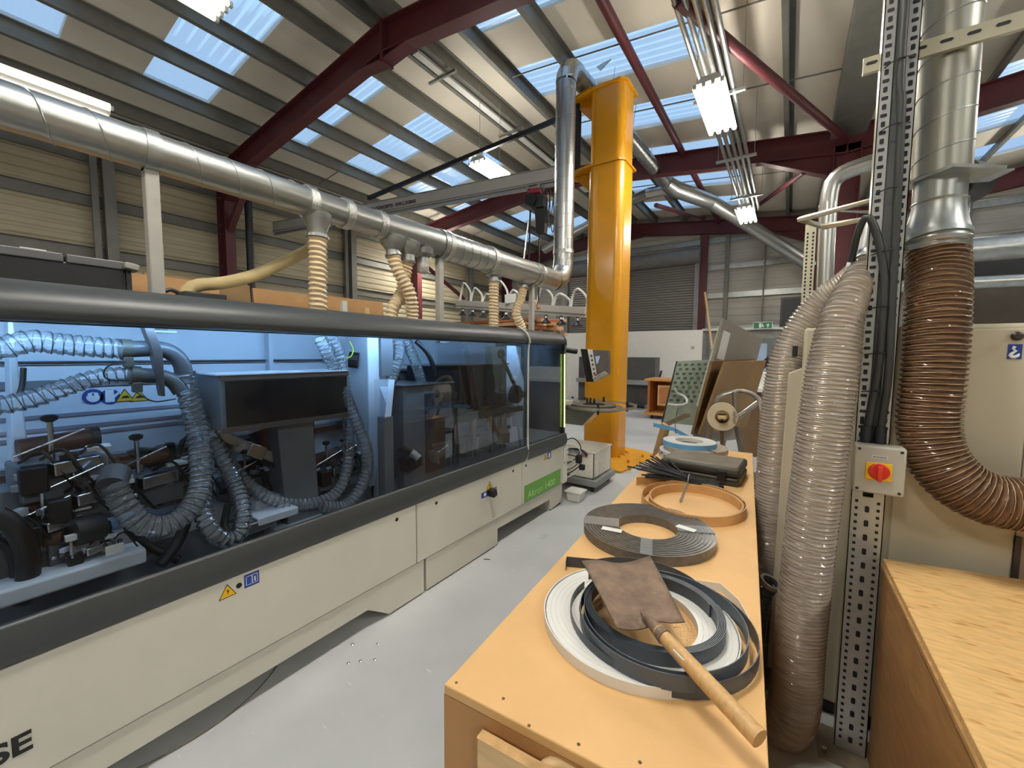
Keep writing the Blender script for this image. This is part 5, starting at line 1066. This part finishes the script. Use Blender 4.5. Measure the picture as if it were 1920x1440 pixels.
MB().cyl((0.243, 2.14, 1.971), (0.288, 2.3, 2.127), .042, .06, seg=24).build('inlet', GALV, mf); MB().ring((0.244, 2.14, 1.975), (.15,.4,.9), .042, .054, .025, 24).build('clamp_band', STEEL, mf); MB().cyl((0.241, 2.26, 1.972), (0.294, 2.34, 2.114), .05, .06, seg=20).build('inlet', GALV, mf)
# grey steel frame and pipe behind the hoses
vp = T('vent_pipe', 'galvanised pipe rising behind the clear hoses and bending right', 'pipe', (.26, 5.9, 0))
MB().tube([(0.302, 6, 2.261), (0.289, 6, 2.809), (0.287, 6, 3.346)], .085, 20).build('pipe', DUCTM, vp)
MB().tube(spline([(0.287, 6, 3.334), (0.31, 6, 3.548), (0.4, 6, 3.644), (0.536, 6, 3.68), (0.711, 6, 3.71)], .1), .085, 20).build('elbow', DUCTM, vp, smooth=15)
MB().cyl(((0.302, 6, 2.261)[0], 6, 0), (0.302, 6, 2.261), .085, seg=20).build('pipe', DUCTM, vp)
ss = T('thin_strut', 'thin perforated strut standing beside the vent pipe', 'post', (.12, 5.6, 0))
a = (0.13, 5.6, 3.031); MB().box((a[0]-.05,5.6,0),(a[0]+.05,5.63,a[2])).build('channel', MATS['strut pale'], ss, smooth=0)
mb = MB()
for k in range(24):
    for x in (-.025, .025): mb.box((a[0]+x-.008,5.597,2.0+.04*k),(a[0]+x+.008,5.601,2.022+.04*k))
mb.build('perforations', SL, ss, smooth=0)
fr = T('hanging_frame', 'bent flat steel bracket frame sticking out behind the strut post', 'bracket', (.2, 3.4, 2.6))
MB().tube([(0.334, 3, 2.45), (0.017, 3.6, 2.561), (0.152, 3.5, 2.465), (0.317, 3, 2.354)], [.012,.02,.02,.012], 6).build('arm', MATS['strut pale'], fr)
MB().tube([(0.346, 3, 2.433), (0.17, 3.4, 2.538), (0.348, 3, 2.382)], .01, 6).build('arm', GALV, fr)
# ================================================================ birch topped box in the right foreground
wb_ = T('plywood_box', 'birch plywood topped box filling the lower right corner', 'box', (.34, 1.1, 0))
q0, q1, q2, q3 = Vector((.330,2.03,.835)), Vector((.352,.35,.835)), Vector((1.0,.35,.835)), Vector((1.0,2.18,.835))
PT = mat('flecked birch', '#dcb377', .5, var=.14, scale=7, stretch=(3,14,3))
nt = PT.node_tree; N = nt.nodes; L = nt.links; pbs = N['Principled BSDF']
n2 = N.new('ShaderNodeTexNoise'); n2.inputs['Scale'].default_value = 16; tcc = N.new('ShaderNodeTexCoord'); mp = N.new('ShaderNodeMapping'); mp.inputs['Scale'].default_value = (1,4,1); mp.inputs['Rotation'].default_value = (0,0,1.0); L.new(tcc.outputs['Object'], mp.inputs[0]); L.new(mp.outputs[0], n2.inputs['Vector'])
cr = N.new('ShaderNodeValToRGB'); cr.color_ramp.elements[0].position = .60; cr.color_ramp.elements[1].position = .70; cr.color_ramp.elements[0].color = (1,1,1,1); cr.color_ramp.elements[1].color = (.74,.58,.40,1); L.new(n2.outputs[0], cr.inputs[0])
mx = N.new('ShaderNodeMix'); mx.data_type = 'RGBA'; mx.blend_type = 'MULTIPLY'; mx.inputs[0].default_value = 1
old = pbs.inputs['Base Color'].links[0].from_socket; L.new(old, mx.inputs[6]); L.new(cr.outputs[0], mx.inputs[7]); L.new(mx.outputs[2], pbs.inputs['Base Color'])
MB().poly([q0, q1, q2, q3], (0,0,-.018)).build('top', PT, wb_, smooth=0, bevel=.002)
MB().poly([q0+Vector((-.006,0,-.0185)), q1+Vector((-.006,0,-.0185)), q1+Vector((.03,0,-.0185)), q0+Vector((.03,0,-.0185))], (0,0,-.012)).build('edge_strip', PLYE, wb_, smooth=0)
MB().poly([(.331,2.03,0),(.353,.36,0),(.353,.36,.804),(.331,2.03,.804)], (.018,0,0)).build('side_panel', mat('brown ply side', '#a9804f', .55, var=.15, scale=5, stretch=(1,2,9)), wb_, smooth=0)
MB().poly([(.35,2.03,.0),(.99,2.17,.0),(.99,2.17,.81),(.35,2.03,.81)], (0,-.018,0)).build('side_panel', MATS['brown ply side'], wb_, smooth=0)

# ================================================================ crate on a dolly, tub
dl = T('crate_dolly', 'grey wheeled dolly under the milky crate', 'dolly', (-1.98, 4.66, 0))
cy0, cy1, cx0, cx1 = 4.32, 4.95, -2.35, -1.76
MB().box((cx0,cy0,.07),(cx1,cy1,.15)).build('deck', mat('dolly grey', '#8f9290', .5), dl, bevel=.012)
for x in (cx0+.07, cx1-.07):
    for y in (cy0+.07, cy1-.07): MB().cyl((x-.015,y,.035),(x+.015,y,.035),.035,seg=16).build('wheel', BLACK, dl); MB().box((x-.02,y-.02,.035),(x+.02,y+.02,.075)).build('caster', DARK, dl, smooth=0)
cr_ = T('milky_crate', 'milky white plastic crate with purple cable draped over it', 'crate', (-2.05, 4.65, .15))
bx0, bx1, by0, by1 = cx0+.06, cx1-.05, cy0+.05, cy1-.04
for a, b in (((bx0,by0,.15),(bx1,by0+.008,.46)), ((bx0,by1-.008,.15),(bx1,by1,.46)), ((bx0,by0,.15),(bx0+.008,by1,.46)), ((bx1-.008,by0,.15),(bx1,by1,.46)), ((bx0,by0,.15),(bx1,by1,.16))):
    MB().box(a, b).build('panel', CRATEM, cr_, smooth=0)
MB().box((bx0-.012,by0-.012,.455),(bx1+.012,by1+.012,.475)).build('lid', CRATEM, cr_, bevel=.006)
for x in (bx0+.1, bx1-.1): MB().box((x-.015,by0-.01,.17),(x+.015,by0,.45)).build('rib', CRATEM, cr_, smooth=0)
for y in (by0+.1, by1-.1): MB().box((bx1,y-.015,.17),(bx1+.01,y+.015,.45)).build('rib', CRATEM, cr_, smooth=0)
MB().box((bx1-.16,by0-.0125,.40),(bx1-.08,by0-.0115,.44)).build('pink_label', mat('pink label', '#c98a80', .5), cr_, smooth=0)
MB().box((bx0+.02,by0+.02,.162),(bx1-.02,by1-.02,.40)).build('contents', mat('sawdust beige', '#cdbb94', .8, var=.1), cr_, smooth=0)
MB().tube(spline([(-2.2,by0-.02,.42),(-2.12,by0-.03,.47),(-2.02,by0-.025,.485),(-1.92,by0-.03,.47),(-1.88,by0-.03,.43)], .03), .014, 10).build('purple_cable', mat('dark purple cable', '#2c2140', .4), cr_)
tb = T('white_tub', 'small white lidded tub on the floor at the machine end', 'tub', (-1.86, 4.02, 0))
MB().hexa([(-1.94,3.95,0),(-1.80,3.95,0),(-1.80,4.09,0),(-1.94,4.09,0),(-1.955,3.935,.1),(-1.785,3.935,.1),(-1.785,4.105,.1),(-1.955,4.105,.1)]).build('body', WHITEP, tb, bevel=.015)
MB().box((-1.965,3.925,.1),(-1.775,4.115,.118)).build('lid', WHITEP, tb, bevel=.006)
# ================================================================ A-frame trolley with leaning sheets
tr_ = T('sheet_trolley', 'tubular steel A frame trolley holding leaning sheets', 'trolley', (-.6, 4.4, 0))
TB = mat('tube steel', '#9a938a', .35, .7)
def bent(pts, r=.018, nm='tube', m=TB): return MB().tube(spline([Vector(p) for p in pts], .03), r, 10).build(nm, m, tr_)
bent([(-0.495, 3.75, 1.16), (-0.467, 3.75, 1.251), (-0.407, 3.8, 1.282), (-0.307, 3.85, 1.306), (-0.197, 3.8, 1.264), (-0.161, 3.75, 1.165), (-0.148, 3.75, 1.039), (-0.128, 3.75, 0.914)])
MB().cyl((-0.36, 3.7, 1.067), (-0.188, 3.95, 1.221), .022, seg=12).build('cross_tube', TB, tr_); MB().cyl((-0.357, 3.8, 1.298), (-0.349, 3.8, 1.122), .02, seg=10).build('cross_tube', TB, tr_)
MB().box((-.66,3.62,.12),(-.08,5.2,.17)).build('deck', mat('trolley deck', '#5d5a55', .5), tr_, smooth=0)
MB().bar((-0.322, 3.72, 1.025), (-0.273, 3.68, 0.821), .035).build('leg', TB, tr_, smooth=0)
for x in (-.62, -.12):
    MB().bar((x,3.7,.17),(x+.12,3.75,1.15),.035).build('leg', TB, tr_, smooth=0); MB().bar((x,5.1,.17),(x+.12,5.05,1.15),.035).build('leg', TB, tr_, smooth=0)
    for y in (3.75, 5.05): MB().cyl((x-.02,y,.06),(x+.02,y,.06),.06,seg=18).build('wheel', BLACK, tr_); MB().box((x-.03,y-.03,.06),(x+.03,y+.03,.12)).build('caster', DARK, tr_, smooth=0)
bent([(-1.048, 4.6, 1.083), (-1.018, 4.6, 1.183), (-0.999, 4.6, 1.276), (-0.965, 4.5, 1.211), (-0.835, 4.3, 1.18), (-0.803, 4.2, 1.128), (-0.886, 4.2, 1.106), (-0.989, 4.3, 1.099)], .012, 'tube', mat('white tube', '#cfd0cc', .35))
MB().bar((-1.08, 4.4, 0.845), (-0.748, 4, 1.048), .05, .03).build('side_rail', mat('wood rail', '#8a7350', .5), tr_, smooth=0)
def sheet(name, quad, n, m, label, extra=None, group='sheets leaning on the trolley'):
    t = T(name, label, 'board', quad[0], group=group); q = [Vector(p) for p in quad]
    o = MB().slab(q, n).build('sheet', m, t, smooth=0, bevel=.001); return t, q
TLg, BLg = Vector((-0.488, 4, 1.919)), Vector((-0.692, 4, 0.786)); TRg = Vector((-0.248, 5.2, 1.781))
t, q = sheet('grey_board', [BLg, BLg+(TRg-TLg), TRg, TLg], (-.022,.01,.004), GREYB, 'tall grey board with a white paper label leaning on the trolley')
def ong(u, v): return q[0].lerp(q[1],u).lerp(q[3].lerp(q[2],u),v)
nrm = (q[1]-q[0]).cross(q[3]-q[0]).normalized(); nrm = nrm if nrm.x > 0 else -nrm
nrm = -nrm if nrm.y > 0 else nrm
MB().slab([ong(.05,.70), ong(.2,.70), ong(.2,.92), ong(.05,.92)], nrm*.002).build('paper_label', WHITEP, t, smooth=0)
B2 = [Vector((-0.617, 3.85, 0.904)), Vector((-0.336, 4.9, 0.852)), Vector((-0.191, 4.9, 1.548)), Vector((-0.443, 3.85, 1.542))]
sheet('brown_board', B2, (-.02,.01,.003), MDFD, 'low brown hardboard in front of the grey board on the trolley')
B3 = [Vector((-0.678, 3.9, 0.888)), Vector((-0.383, 5, 0.832)), Vector((-0.291, 5, 1.557)), Vector((-0.544, 3.9, 1.548))]
sheet('brown_board', B3, (-.025,.01,.003), mat('chipboard brown', '#7d5f3e', .6, var=.12, scale=30), 'second brown board tucked between the grey board and the low one')
# glass with protective film
GF = mat('film green', '#c0cabb', .25, var=.12, scale=5)
G = [Vector((-1.13, 4.6, 0.87)), Vector((-0.749, 5.3, 0.75)), Vector((-0.618, 5.3, 2.003)), Vector((-0.997, 4.6, 1.534))]
G = [Vector((-1.106, 4.5, 0.874)), Vector((-0.719, 4.9, 0.811)), Vector((-0.642, 4.9, 1.553)), Vector((-0.976, 4.5, 1.535))]
t, q = sheet('filmed_glass', G, (0,.012,.0), GF, 'glass sheet in green printed protective film at the left of the trolley')
mb = MB(); random.seed(5)
for r_ in range(9):
    for k in range(6):
        u0 = .06 + .155*k + (.05 if r_ % 2 else 0); v0 = .36 + .07*r_
        if u0 > .9: continue
        for s_ in range(2):
            a = v0 + .02*s_; mb.slab([ong(u0,a), ong(min(.98,u0+.075),a), ong(min(.98,u0+.075),a+.012), ong(u0,a+.012)], (0,-.002,0))
mb.build('film_print', mat('film print', '#5f6b62', .4), t, smooth=0, kind='stuff')
e = MB().slab([G[0], G[0]+Vector((.012,0,0)), G[3]+Vector((.012,0,0)), G[3]], (0,-.004,0)).build('dark_edge', mat('glass edge', '#2d3a38', .2), t, smooth=0)
# second filmed sheet edge behind the grey board
o = MB().slab([(-0.742, 4.35, 1.102), (-0.708, 4.35, 1.094), (-0.546, 4.35, 1.882), (-0.573, 4.35, 1.873)], (.0,.3,0)).build('filmed_offcut', GF, smooth=0); tag(o, 'narrow edge of green filmed sheet behind the grey board', 'board')
# paper roll on a bar
pr_ = T('paper_roll', 'white paper roll on a wooden bar at the end of the trolley', 'roll', (-0.419, 3.6, 1.109))
c = Vector((-0.413, 3.55, 1.116)); ax = Vector((.12,-1,.05)).normalized()
MB().ring(c, -ax, .052, .108, .16, 40).build('roll', mat('kraft white', '#cdbfa2', .6, var=.04), pr_, smooth=30); MB().ring(c+ax*.001, -ax, .046, .053, .16, 32).build('core', MDFD, pr_)
MB().bar(c - ax*.3, c + ax*.05, .06, .025).build('bar', PLY, pr_, smooth=0, bevel=.004)
MB().bar(c - ax*.3 + Vector((0,0,-.02)), (c.x, c.y+.3, .17), .03).build('stand', TB, pr_, smooth=0)
mk = c + ax*.002; mb = MB()
for k in range(7): mb.obox(mk + Vector((.085,.0,.045-.014*k)), (.02+.006*(k%3),.001,.004), ry=.5)
mb.build('pen_marks', BLACK, pr_, smooth=0)
# ================================================================ far machines and boards
ct = T('pine_cart', 'orange pine open cart on castors in the far aisle', 'cart', (-2.4, 10.9, 0))
x0, x1, y0, y1 = -2.9, -1.75, 10.35, 11.2
MB().box((x0-.08,y0-.05,.10),(x1+.08,y1,.16)).build('deck', WOODO, ct, smooth=0); MB().box((x0-.08,y0-.05,.95),(x1+.05,y1,1.0)).build('top', WOODO, ct, smooth=0)
for a, b in (((x0,y0,.16),(x0+.05,y1,.95)), ((x1-.05,y0,.16),(x1,y1,.95)), ((x0,y1-.03,.16),(x1,y1,.95))): MB().box(a, b).build('side', mat('cart brown', '#a8642f', .55, var=.15), ct, smooth=0)
for x in (x0+.1, x1-.1):
    for y in (y0+.1, y1-.1): MB().cyl((x-.02,y,.05),(x+.02,y,.05),.05,seg=16).build('wheel', BLACK, ct)
MB().box((x0+.25,y0-.02,.35),(x0+.6,y0-.005,.85)).build('paper_frame', mat('cart frame', '#c29a62', .6), ct, smooth=0); MB().box((x0+.29,y0-.024,.4),(x0+.56,y0-.02,.81)).build('paper', mat('cart paper', '#a86f3c', .6), ct, smooth=0)
wbd = T('white_board', 'large white board standing in front of the roller shutter', 'board', (-4.5, 13.5, 0))
MB().box((-7.0,13.5,.0),(-2.2,13.56,2.36)).build('sheet', WHITEM, wbd, smooth=0); MB().box((-2.7,13.46,.0),(-2.62,13.7,.06)).build('foot', DARK, wbd, smooth=0); MB().box((-6.5,13.46,.0),(-6.42,13.7,.06)).build('foot', DARK, wbd, smooth=0)
MB().box((-2.5,13.49,1.78),(-2.42,13.5,1.86)).build('notice', mat('notice grey', '#9b9a95', .5), wbd, smooth=0)
sw_ = T('panel_saw', 'dark grey panel saw table in the far aisle behind the yellow pillar', 'saw', (-3.7, 12.2, 0))
MB().box((-5.6,12.1,.85),(-3.2,12.6,1.52)).build('screen', mat('saw grey', '#4a4a4a', .45), sw_, smooth=0); MB().box((-5.6,11.9,.72),(-3.0,12.6,.85)).build('table', ALU, sw_, smooth=0)
MB().box((-5.6,12.1,.12),(-3.3,12.6,.72)).build('base', MATS['saw grey'], sw_, smooth=0); MB().bar((-3.05,11.95,.85),(-2.98,11.95,1.15),.05).build('fence', DARK, sw_, smooth=0)
for k in range(7): MB().cyl((-5.4+.3*k,11.85,.12),(-5.2+.3*k,11.85,.12),.08,seg=12).build('foot_roller', BLACK, sw_)
# partition, door, exit sign, notices on the far wall right of the shutter
pt = T('site_office', 'low grey partition with a glazed door under the exit sign', 'partition', (-.5, 14.3, 0))
MB().box((-2.3,14.1,.0),(1.0,14.2,2.35)).build('wall', mat('partition grey', '#8b8a86', .55), pt, smooth=0); MB().box((-.95,14.06,.0),(-.2,14.1,2.1)).build('door', mat('office door', '#6f7376', .45), pt, smooth=0)
MB().box((-.9,14.05,1.0),(-.55,14.06,1.95)).build('glass', mat('bluish pane', '#a9bedb', .15), pt, smooth=0); MB().box((-.16,14.05,1.35),(.3,14.1,1.8)).build('notice', WHITEP, pt, smooth=0); MB().box((-2.3,14.0,2.35),(1.0,14.25,2.42)).build('capping', WHITEP, pt, smooth=0)
ex = T('exit_sign', 'green and white fire exit sign hanging above the office', 'sign', (-0.679, 13.9, 2.467))
p = Vector((-0.679, 13.9, 2.467)); MB().box((p.x-.24,p.y,p.z-.1),(p.x+.24,p.y+.04,p.z+.1)).build('panel', WS, ex, smooth=0)
MB().box((p.x-.225,p.y-.003,p.z-.085),(p.x+.225,p.y,p.z+.085)).build('green_field', mat('exit green', '#1f7a4c', .4), ex, smooth=0)
mb = MB().box((p.x-.09,p.y-.006,p.z-.065),(p.x-.03,p.y-.003,p.z+.065)); mb.build('door_mark', WS, ex, smooth=0)
MB().poly([(p.x-.02,p.y-.004,p.z+.0),(p.x+.0,p.y-.004,p.z+.06),(p.x+.015,p.y-.004,p.z-.0),(p.x+.03,p.y-.004,p.z-.06),(p.x+.01,p.y-.004,p.z-.05),(p.x-.0,p.y-.004,p.z-.02),(p.x-.03,p.y-.004,p.z-.06)], (0,-.002,0)).build('running_figure', WS, ex, smooth=0)
MB().poly([(p.x+.13,p.y-.004,p.z+.05),(p.x+.19,p.y-.004,p.z-.01),(p.x+.145,p.y-.004,p.z+.01),(p.x+.145,p.y-.004,p.z-.06),(p.x+.115,p.y-.004,p.z-.06),(p.x+.115,p.y-.004,p.z+.01),(p.x+.07,p.y-.004,p.z-.01)], (0,-.002,0)).build('arrow', WS, ex, smooth=0)
for x in (-.2, .2): MB().cyl((p.x+x,p.y+.02,p.z+.1),(p.x+x,p.y+.02,p.z+.6),.004,seg=5).build('wire', GALV, ex)
sp = T('wall_heater', 'dark grey box mounted high on the far wall', 'heater', (0.026, 14, 2.895))
p = Vector((0.026, 14, 2.895)); MB().box((p.x-.3,p.y,p.z-.5),(p.x+.25,p.y+.5,p.z+.35)).build('case', mat('box slate', '#43464a', .5), sp, bevel=.01); MB().box((p.x-.25,p.y-.02,p.z-.45),(p.x+.2,p.y,p.z+.3)).build('grille', DARK, sp, smooth=0)
# leaning pole and clutter by the red end column
o = MB().cyl((-2.292, 14.2, 3.573), (-1.938, 13.6, 1.772), .035, seg=8).build('pole', PLY); tag(o, 'long wooden pole leaning against the red end column', 'pole')
# bench with white tops beyond the trolley
wt = T('white_worktop', 'white topped bench beyond the trolley', 'bench', (-0.356, 7.5, 1.024))
p = Vector((-0.358, 7.5, 1.066)); MB().box((p.x-.35,7.3,p.z-.03),(1.2,8.4,p.z+.03)).build('top', WHITEP, wt, smooth=0); MB().box((p.x-.25,7.4,0),(1.1,8.3,p.z-.03)).build('base', mat('bench brown', '#6b5338', .6), wt, smooth=0); MB().box((p.x-.2,7.6,p.z+.03),(.9,8.2,p.z+.25)).build('stacked_sheets', WHITEP, wt, smooth=0)
dp = T('black_profile', 'dark folded panel resting beside the trolley boards', 'panel', (-0.268, 5.4, 1.458))
MB().slab([(-0.32, 5.4, 1.456), (-0.197, 5.4, 1.591), (-0.188, 5.4, 1.489), (-0.266, 5.4, 1.415)], (0,.3,0)).build('panel', DARK, dp, smooth=0); MB().bar((-0.245, 5.45, 1.457), ((-0.245, 5.45, 1.457)[0],5.45,0), .03).build('stand', DARK, dp, smooth=0)
# low things under the trolley, between bench and hoses
o = T('side_table', 'low dark steel table between the bench end and the hoses', 'table', (-.1, 4.0, 0))
MB().box((-.42,3.5,.60),(-.02,3.9,.63)).build('top', mat('steel table', '#6b675f', .45, .4), o, smooth=0)
for x in (-.39,-.05):
    for y in (3.53,3.87): MB().box((x-.015,y-.015,0),(x+.015,y+.015,.6)).build('leg', PURL, o, smooth=0)
# neighbouring bay: pipes and a mezzanine edge seen right of the brown hose
hp_ = T('bay_pipes', 'horizontal galvanised pipes across the neighbouring bay', 'pipe', (3, 9, 3))
MB().cyl((.9,8,(2.166, 8, 3.008)[2]), (8,8.4,(2.166, 8, 3.008)[2]), .16, seg=20).build('pipe', GALV, hp_); MB().cyl((.9,7,(1.918, 7, 2.473)[2]), (8,7.3,(1.918, 7, 2.473)[2]-.1), .07, seg=16).build('pipe', GALV, hp_)
MB().box((.9,8.6,(2.341, 8.6, 2.93)[2]-.2),(9,8.7,(2.341, 8.6, 2.93)[2]+.12)).build('dark_beam', DARK, hp_, smooth=0)
mz = T('bay_storage', 'dark storage racking in the neighbouring bay', 'racking', (4, 10, 0))
MB().box((1.4,9.0,1.75),(9,10.5,1.85)).build('deck', DARK, mz, smooth=0); MB().box((1.4,10.4,.0),(9,10.5,3.0)).build('backing', mat('racking brown', '#4a4136', .6), mz, smooth=0)
for x in (1.5, 4, 6.5, 8.9): MB().box((x-.05,9.0,0),(x+.05,9.1,3.2)).build('upright', PURL, mz, smooth=0)
MB().bar((1.4,9.05,1.95),(6,9.05,2.0),.1).build('timber', TIMB, mz, smooth=0)
# debris on the floor
random.seed(21)
for i, (p, l) in enumerate((((-1.771, 1.227, 0), 'white screw cap on the floor, nearest the left opening'), ((-1.803, 1.361, 0), 'screw cap on the floor beside the left foot'), ((-1.719, 1.276, 0), 'screw cap on the floor in the middle of the aisle'), ((-1.81, 1.182, 0), 'larger pale washer lying on the aisle floor'), ((-1.912, 1.276, 0), 'tiny screw cap at the edge of the machine shadow'))):
    o = MB().lathe([(.008,0),(.009,.002),(.005,.005),(.001,.006)], (p[0],p[1],0), seg=12).build('screw_cap', STEEL); tag(o, l, 'screw cap')
for i, (p, l) in enumerate((((-1.799, 2.726, 0), 'pale tape offcut on the floor near the machine skirt'), ((-1.876, 2.437, 0), 'small dark chip on the floor below the skirt panel'))):
    o = MB().obox((p[0],p[1],.0015), (.05,.008,.003), rz=.5).build('offcut', (WHITEP, BROWNM)[i]); tag(o, l, 'offcut')
o = MB().tube(spline([(-2.05,.25,.006),(-1.97,.5,.006),(-1.98,.75,.006),(-2.08,.95,.006),(-2.2,1.02,.006)], .03), .003, 6).build('floor_cable', mat('dusty cable', '#6a6353', .6)); tag(o, 'thin dark cable lying in the shadow under the machine', 'cable')

for o in bpy.data.objects:
    if o.type == 'MESH' and not o.data.materials: o.data.materials.append(WHITEP)
